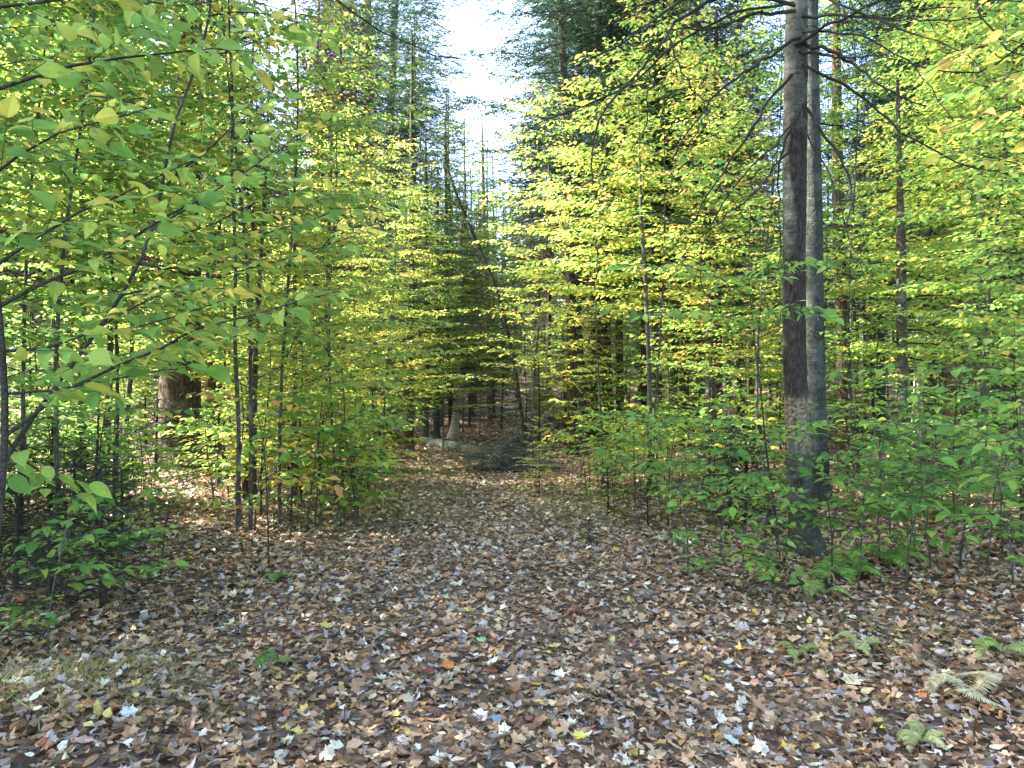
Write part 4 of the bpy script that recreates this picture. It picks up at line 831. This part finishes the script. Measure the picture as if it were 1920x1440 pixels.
free_log('stick', 'pale bent stick leaning beside yellow seedlings', 'stick', on(497, 8.4, .02), tuple(P(517, 835, 8.3)), .017, .008, M_BIRCH, None, 3, 8)
free_log('stick', 'pale straight stick lying in the shadow before the pine', 'stick', on(238, 9.8, .03), tuple(P(272, 855, 9.9)), .012, .006, M_BIRCH, None, 4, 8)
free_log('fallen_tree', 'long thin fallen trunk crossing behind the seedlings', 'fallen tree', on(1700, 11.5, .25), on(1985, 10.5, .35), .05, .03, M_WARM, None, 5, 10)
free_log('fallen_tree', 'bleached fallen pole in the sunny clearing', 'fallen tree', on(940, 27, .35), on(1040, 26, .5), .09, .05, M_BIRCH, None, 6, 10)
free_log('stick', 'crooked dark stick half buried under the shrub leaves', 'stick', on(1350, 5.6, .02), on(1440, 5.1, .02), .022, .012, M_ROT, None, 7, 8)
# brush pile
t = empty('brush_pile', G(962, 12.9), 'tangled blue green pile of cut boughs beside the path', 'brush pile'); r = np.random.default_rng(9)
g, nd, cr = Geo(), [], Geo()
for i in range(190):
    a = r.uniform(0, TAU); rr = r.uniform(0, .85); c = np.array([rr * math.cos(a), rr * math.sin(a) * .8, r.uniform(.03, .55) * (1 - rr * .7)]); v = unit([r.normal(), r.normal(), r.normal(.1, .3)]); L_ = r.uniform(.3, .8)
    u = np.linspace(-.5, .5, 7)[:, None]; q = c + v * u * L_ + np.array([0, 0, .1]) * (.25 - u * u); q[:, 2] = np.maximum(q[:, 2], .02)
    if i % 5: g.tube(q, np.linspace(.009, .003, 7), 4); hard_twigs(g, q, .008, r, 5, .3)
    else: needle_spray(g, nd, q, .006, r, .22, .05, .03, .016, .0, .1, .15)
flush_needles(nd, cr, r); g.build('sticks', M_LOG, t); o = cr.build('needles', M_NEEDLE, t); o.color = (.30, 0, 0, 1)
# rotten stump with roots
t = empty('stump', G(1398, 13.2), 'rotten brown stump with mossy ragged rim', 'stump'); r = np.random.default_rng(4)
g = Geo(); z = np.linspace(-.05, .52, 9); q = np.stack([.03 * np.sin(z * 6), 0 * z, z], 1); g.tube(q, .26 + .22 * np.exp(-(z + .05) / .12), 26, bumps=.09, flute=.25, rng=r); g.build('trunk', M_ROT, t)
g = Geo()
for i in range(16):
    a = i / 16 * TAU; g.tube(np.array([(.22 * math.cos(a), .22 * math.sin(a), .42), (.24 * math.cos(a), .24 * math.sin(a), .52 + r.uniform(0, .2))]), [.055, .008], 5)
g.build('ragged_rim', M_ROT, t)
g = Geo(); g.tube(np.array([(0, 0, .44), (0, 0, .47)]), [.2, .19], 16, cap=True); g.build('hollow_top', M_MOSSY, t)
# ---------------------------------------------------------------- ferns
def fern(name, lb, px, d, nf, L, hue, seed, up=.8, curl=0.0):
    r = np.random.default_rng(seed); org = G(px, d); t = empty(name, org, lb, 'fern', None)
    for i in range(nf):
        a = i / nf * TAU + r.uniform(-.4, .4); g = Geo(); n = 34; u = np.linspace(0, 1, n); le = L * r.uniform(.75, 1.1)
        H = le * (u - .1 * u * u); Z = le * (up * u * 1.1 - up * 1.15 * u ** 2); az = a + curl * u * u * 2
        q = np.stack([H * np.cos(az), H * np.sin(az), Z + .01], 1); g.tube(q, np.linspace(.0025, .0008, n), 4, (0.5, .5, .5, .5))
        k = np.arange(3, n - 1); d_ = unit(np.gradient(q, axis=0))[k]; h = unit(np.cross(d_, [0, 0, 1.0]))
        pl = le * .24 * np.sin(np.pi * np.clip(u[k] * .9 + .12, 0, 1)) ** .8
        for sg in (1, -1):
            for rep in (0, .5):
                pos = q[k] + (q[k + 1] - q[k]) * rep; dirs = h * sg + d_ * .35 + r.normal(0, .08, (len(k), 3)) + [0, 0, -.15]
                g.scatter(LEAF_MD, pos, dirs, np.tile([0, 0, 1.0], (len(k), 1)) + r.normal(0, .15, (len(k), 3)), pl, r.random(len(k)), width=.34)
        o = g.build('frond', M_FERN, t); o.color = (hue, 0, 0, 1)
FERN = [(1590, 5.5, 7, .34, .15, 'bright green fern clump before the torn bark trunk'), (1670, 5.7, 6, .36, .12, 'feathery green fern beside the bright clump'), (1545, 5.2, 5, .24, .35, 'pale fern tuft at the seedling roots'),
        (1505, 5.6, 4, .2, .7, 'whitish small fern frond under rounded leaves'), (1815, 3.45, 3, .26, .92, 'pale bleached fern curling over fallen leaves'), (1728, 3.15, 5, .17, .55, 'small yellow green fern near the bottom edge'),
        (1880, 3.95, 4, .22, .4, 'light green fern by the far bottom edge'), (1610, 4.1, 3, .18, .55, 'dull little fern between fallen leaves'), (1492, 4.1, 3, .16, .35, 'lime fern sprout at the path border'), (1302, 5.9, 3, .17, .45, 'small fern beside the dark stick'),
        (515, 3.9, 3, .16, .12, 'tiny green fern flat on the leaf bed'), (520, 5.7, 4, .16, .14, 'tiny green fern near the undergrowth'), (1780, 7.2, 6, .34, .2, 'green fern in the shade past the seedlings')]
for i, (px, d, nf, L_, hue, lb) in enumerate(FERN): fern('fern', lb, px, d, nf, L_, hue + .13, 700 + i, 1.35, .9 if i == 4 else .2)

# ---------------------------------------------------------------- forest beyond, tree by tree
rf = np.random.default_rng(2024)
ZONES = [(200, 'beyond the mossy trunk at the photo edge'), (480, 'deep behind the massive pine'), (740, 'far behind the path side saplings'), (930, 'past the clearing under the sky gap'), (1060, 'behind the brush pile'),
         (1250, 'behind the dark trunk cluster'), (1480, 'deep behind the rotten stump'), (1720, 'deep beyond the twin trunks'), (9999, 'far beyond the thick pinkish pine')]
def zone(px): return next(z for a, z in ZONES if px < a)
placed = []
def far_ok(px, d, gap):
    x = (px - 960) / F * d
    if abs(x - float(path_center(d))) < 1.9 and d < 34: return False
    for a, b in placed:
        if (a - x) ** 2 + (b - d) ** 2 < gap * gap: return False
    placed.append((x, d)); return True
FARC = [CT[0], CT[1], CT[2]]
n_ = 0
while n_ < 290:
    d = 15 + 60 * rf.random() ** .8; px = rf.uniform(-250, 2170); kd = rf.random()
    gap_sky = 765 < px < 965; side_gap = 545 < px < 960
    if not far_ok(px, d, .8): continue
    z = zone(px); n_ += 1
    if gap_sky or side_gap:
        s = min(1.5, (.34 if gap_sky else .40) * d / 9 * rf.uniform(.75, 1.0)); plant(CM[n_ % 2], 'fir_tree', G(px, d), 'mid height fir ' + z, 'tree', 'firs ' + z, rf.uniform(0, 6), s, (rf.uniform(.15, .6),))
    elif kd < .70:
        plant(FARC[n_ % 3], 'spruce_tree', G(px, d), 'straight dark conifer trunk ' + z, 'tree', 'conifers ' + z, rf.uniform(0, 6), rf.uniform(.7, 1.15), (rf.uniform(0, .35),), [M_PINE, M_SLIM, M_MOSSY, M_WARM, M_GREY][n_ % 5])
    elif kd < .84:
        plant(BF[n_ % 3], 'hardwood_tree', G(px, d), 'slim yellow green leafy tree ' + z, 'tree', 'leafy trees ' + z, rf.uniform(0, 6), rf.uniform(.8, 1.25), (rf.uniform(.15, .42) if px > 800 else rf.uniform(.18, .36),))
    else:
        plant(CM[n_ % 2], 'fir_tree', G(px, d), 'low boughed fir ' + z, 'tree', 'low firs ' + z, rf.uniform(0, 6), rf.uniform(.5, 1.0), (rf.uniform(.0, .3),))
n_ = 0
while n_ < 110:
    d = 12 + 28 * rf.random(); px = rf.uniform(-150, 2070)
    if not far_ok(px, d, .7): continue
    z = zone(px); n_ += 1
    plant(BL[n_ % 3], 'beech_bush', G(px, d), 'small leafy understorey bush ' + z, 'bush', 'understorey bushes ' + z, rf.uniform(0, 6), rf.uniform(.8, 1.7), (rf.uniform(.2, .55),))
# the wood on the rise beyond, which reads as one mass
def distant_wood():
    r = np.random.default_rng(12); g = Geo(); n = 1500
    x = r.uniform(-120, 120, n); y = r.uniform(72, 135, n); h = r.uniform(12, 24, n); z0 = gz(x, y)
    A = np.stack([x, y, z0], 1); B = np.stack([x + r.normal(0, .4, n), y, z0 + h], 1); g.prisms(A, B, .2, .05)
    g2 = Geo()
    for k, lo in ((70, .05),):
        i = np.repeat(np.arange(n), k); m = len(i); t = lo + (1 - lo) * r.random(m); rad = 2.6 * (1.05 - t) * np.sqrt(r.random(m)) + .2; a = r.uniform(0, TAU, m)
        p = np.stack([x[i] + rad * np.cos(a), y[i] + rad * np.sin(a), z0[i] + h[i] * t], 1)
        g2.scatter(LEAF_LO, p, np.stack([np.cos(a), np.sin(a), r.normal(-.2, .4, m)], 1), np.stack([r.normal(0, .5, m), r.normal(0, .5, m), np.ones(m)], 1), r.uniform(.5, 1.2, m), np.clip(r.random(n)[i] * .8 + .2 * r.random(m), 0, 1), r.random(m))
    t = empty('distant_wood', (0, 0, 0), 'hazy far wood closing the view behind all the trees', 'wood'); t['kind'] = 'stuff'
    o = g.build('trunks', M_SLIM, t); o['kind'] = 'stuff'; o = g2.build('crowns', M_LEAF, t); o.color = (.12, 0, 0, 1); o['kind'] = 'stuff'
distant_wood()
# trees beside and behind the walker: they stand round the trail and shade it
rs = np.random.default_rng(88)
for i, (x, y, k, s) in enumerate([(-6.2, 3.2, 0, 1.0), (-6.6, 5.6, 2, .9), (-7.6, 6.9, 2, 1.0), (-7.4, 2.2, 2, .95), (-9.8, 6.2, 0, 1.1), (-6.6, -.6, 0, 1.0)]):
    kk = (CM[0], CM[1], BF[0], BN[0])[k]
    plant(kk, 'shade_tree', (x, y, float(gz(x, y))), 'low boughed tree crowding the trail outside the view', 'tree', 'low boughed trees outside the view', i * 1.1, s, (.2,))
SH = [(-8.5, 1.5), (-7.2, 7.5), (-10.5, 4.5), (-13.5, 0.5), (-16, 5), (-19, 2), (-14, -6), (-24, 6), (-22, -3), (-28, 1), (8, 2), (10, 7), (7, -4), (12, 12), (14, 3), (-30, 8)]
for i, (x, y) in enumerate(SH):
    k = (CT[i % 3], BF[i % 3])[i % 3 == 2]
    plant(k, 'shade_tree', (x, y, float(gz(x, y))), 'tall tree standing beside the trail outside the view', 'tree', 'trees round the walker outside the view', rs.uniform(0, 6), rs.uniform(.9, 1.15) * (1.25 if i % 3 == 2 else 1), (.15,))

# ---------------------------------------------------------------- short grass and moss at the path edges
def grass(name, lb, spots, n, hue, h=.06):
    r = np.random.default_rng(n); g = Geo()
    for (px, d, rx, ry) in spots:
        c = G(px, d); x = c.x + r.normal(0, rx, n); y = d + r.normal(0, ry, n); p = np.stack([x, y, gz(x, y) + .01], 1); a = r.uniform(0, TAU, n)
        g.scatter(NEEDLE, p, np.stack([np.cos(a) * .8, np.sin(a) * .8, r.uniform(.15, 1, n)], 1), np.stack([r.normal(0, 1, n), r.normal(0, 1, n), np.full(n, .4)], 1), h * r.uniform(.4, 1.4, n), r.random(n), width=.09)
    o = tag(g.build(name, M_GRASS), lb, 'grass', None, 'stuff'); o.color = (hue, 0, 0, 1)
grass('grass', 'short dull grass and moss greening the path borders', [(690, 11.5, .7, 1.6), (760, 9.5, .6, .9), (640, 9, .5, .9), (960, 18.5, 1.0, 1.4), (900, 16, .6, 1.0), (1090, 9, .35, 1.0), (800, 13.5, .5, 1.2)], 2600, .3)
grass('dry_grass', 'dry yellowish grass blades poking from the fallen leaves', [(60, 3.2, .35, .25), (150, 3.5, .3, .25), (1700, 4.3, .6, .5)], 900, .5)
# ---------------------------------------------------------------- leaf litter
def litter(name, n, y0, y1, T, size, lab, mat=M_LITTER, power=1.0, zlift=.012, tilt=.33, side=1.0, density_side=True, mi=None):
    r = np.random.default_rng(abs(hash(name)) % 1000 if False else len(name) * 31 + n % 97)
    y = y0 + (y1 - y0) * r.random(n) ** power; x = r.uniform(-1, 1, n) * (y * .74 + 1.2) * side
    p = np.stack([x, y, gz(x, y) + zlift * r.random(n) + .006], 1); a = r.uniform(0, TAU, n)
    yd = np.stack([np.cos(a), np.sin(a), r.normal(0, tilt * .7, n)], 1); nn = np.stack([r.normal(0, tilt, n), r.normal(0, tilt, n), np.ones(n)], 1)
    g = Geo(); sz = size * r.uniform(.5, 1.25, n) if mat is M_LITTER else size * r.uniform(.5, 1.4, n)
    g.scatter(T, p, yd, nn, sz, r.random(n), r.random(n), curl=(r.normal(.3, .7, n), r.normal(.2, .55, n)), width=r.uniform(.7, 1.1, n) if T is not NEEDLE else .022)
    return tag(g.build(name, mat), lab, 'fallen leaves', None, 'stuff')
litter('maple_leaf_litter', 16000, 1.6, 6.4, MAPLE_HI, .070, 'brown, grey and yellow maple leaves covering the near path', tilt=.45)
litter('small_leaf_litter', 22000, 1.6, 6.8, SCRAP, .044, 'crumpled brown leaf scraps between the maple leaves', tilt=.5, zlift=.02)
litter('beech_leaf_litter', 9000, 1.6, 7.5, LEAF_MD, .066, 'tan beech leaves strewn on the near path', tilt=.4)
litter('distant_leaf_litter', 46000, 5.8, 17, MAPLE_LO, .074, 'russet and grey leaves carpeting the middle of the path', power=.9, tilt=.4)
litter('crumbled_leaf_litter', 40000, 6.2, 16, SCRAP, .055, 'crumbled leaf fragments over the middle of the path', tilt=.5, zlift=.02)
litter('far_leaf_litter', 60000, 14, 46, SCRAP, .12, 'brown leaves carpeting the far forest floor', power=.9)
litter('pine_needle_litter', 70000, 1.6, 9, NEEDLE, .06, 'dry pine needles scattered over the leaves', mat=M_STRAW, zlift=.035)

def fallen_twigs():
    r = np.random.default_rng(3); n = 420; y = 1.8 + 9 * r.random(n) ** .9; x = r.uniform(-1, 1, n) * (y * .74 + 1); a = r.uniform(0, TAU, n); L = r.uniform(.06, .34, n)
    A = np.stack([x, y, gz(x, y) + .03], 1); m = np.stack([x + np.cos(a) * L * .5, y + np.sin(a) * L * .5, np.zeros(n)], 1); b = a + r.normal(0, .35, n); B = np.stack([m[:, 0] + np.cos(b) * L * .5, m[:, 1] + np.sin(b) * L * .5, np.zeros(n)], 1)
    m[:, 2] = gz(m[:, 0], m[:, 1]) + .035; B[:, 2] = gz(B[:, 0], B[:, 1]) + r.uniform(.015, .06, n); g = Geo(); w = r.uniform(.0012, .004, n); g.prisms(A, m, w, w * .8); g.prisms(m, B, w * .8, w * .4)
    tag(g.build('fallen_twigs', M_SLIM), 'thin dry twigs scattered among the fallen leaves', 'twigs', None, 'stuff')
fallen_twigs()

# ---------------------------------------------------------------- leaves one can pick out on the path
def pick(px, py, T, size, c, lb, mat_name, rot=0.0, tilt=.15, up=.03):
    d = (HC) * F / (py - 720)
    for _ in range(6): d = (HC - float(gz((px - 960) / F * d, d))) * F / (py - 720)
    p = G(px, d); g = Geo(); g.scatter(T, [(0, -size * .45 * 0, 0)], [(math.cos(rot), math.sin(rot), .05)], [(tilt, -tilt, 1)], [size * .88], [.5], [.5], curl=(np.array([.5]), np.array([.4])))
    o = g.build('fallen_leaf', single_leaf(mat_name, tuple(k * .84 for k in c)), None, (p.x, p.y, p.z + up)); tag(o, lb, 'fallen leaf')
PICK = [(68, 1215, MAPLE_HI, .085, (.62, .50, .05), 'bright yellow maple leaf on the mossy hump', 'yellow_leaf'), (78, 1165, MAPLE_HI, .11, (.62, .62, .48), 'creamy upright maple leaf on the mossy hump', 'cream_leaf'),
        (45, 1172, MAPLE_HI, .11, (.55, .34, .12), 'orange tan maple leaf beside the creamy one', 'orange_tan_leaf'), (160, 1395, MAPLE_HI, .10, (.50, .33, .30), 'dusty pink leaf near the bottom corner', 'pink_leaf'),
        (825, 1262, MAPLE_HI, .10, (.55, .20, .05), 'orange red maple leaf in the middle of the path', 'orange_leaf'), (812, 1272, MAPLE_HI, .07, (.32, .03, .04), 'crimson leaf overlapping the orange red one', 'crimson_leaf'),
        (912, 1207, MAPLE_HI, .085, (.22, .50, .22), 'pale green leaf fallen on the path', 'pale_green_leaf'), (1028, 1218, MAPLE_HI, .095, (.60, .50, .16), 'soft yellow leaf beyond the pale green one', 'soft_yellow_leaf'),
        (1026, 1235, LEAF_HI, .05, (.75, .60, .04), 'small vivid yellow leaf under the soft yellow one', 'vivid_yellow_leaf'), (1365, 1342, LEAF_HI, .085, (.36, .20, .12), 'smooth brown oval leaf', 'brown_leaf'),
        (1370, 1392, MAPLE_HI, .10, (.52, .58, .50), 'large whitish leaf below the brown oval leaf', 'whitish_leaf'), (1460, 1412, MAPLE_HI, .085, (.66, .42, .07), 'golden yellow leaf by the bottom edge', 'golden_leaf'),
        (1652, 1370, MAPLE_HI, .075, (.68, .58, .12), 'lemon yellow leaf among grey ones', 'lemon_leaf'), (1102, 1392, MAPLE_HI, .08, (.66, .60, .10), 'yellow leaf resting at the bottom middle', 'yellow_path_leaf'),
        (855, 1074, MAPLE_HI, .09, (.42, .10, .05), 'brick red leaf far up the path', 'brick_leaf'), (882, 1355, MAPLE_HI, .10, (.58, .64, .58), 'minty white leaf in the middle foreground', 'minty_leaf'),
        (938, 1368, MAPLE_HI, .09, (.24, .32, .42), 'blue grey leaf beside the minty white one', 'blue_grey_leaf'), (262, 1345, MAPLE_HI, .09, (.62, .66, .66), 'white maple leaf near the dark humus', 'white_leaf'),
        (480, 1376, MAPLE_HI, .07, (.66, .72, .66), 'small white leaf at the lower path edge', 'small_white_leaf'), (600, 1186, MAPLE_HI, .10, (.58, .46, .12), 'mustard leaf pair on the path border', 'mustard_leaf'),
        (465, 1102, MAPLE_HI, .085, (.52, .40, .08), 'ochre leaf ahead of the tiny fern', 'ochre_leaf'), (1332, 1278, MAPLE_HI, .09, (.62, .54, .12), 'yellow leaf left of the curling fern', 'yellow_fern_leaf'),
        (1570, 1285, MAPLE_HI, .15, (.56, .52, .36), 'big crumpled buff leaf standing on edge', 'buff_leaf'), (1445, 1236, MAPLE_HI, .08, (.60, .62, .60), 'white leaf by the lime sprout', 'white_sprout_leaf'), (1275, 1215, MAPLE_HI, .09, (.62, .64, .60), 'white leaf cluster at the path border', 'white_border_leaf')]
for i, q in enumerate(PICK): pick(*q, rot=i * 1.7, tilt=.1 + .12 * (i % 3))
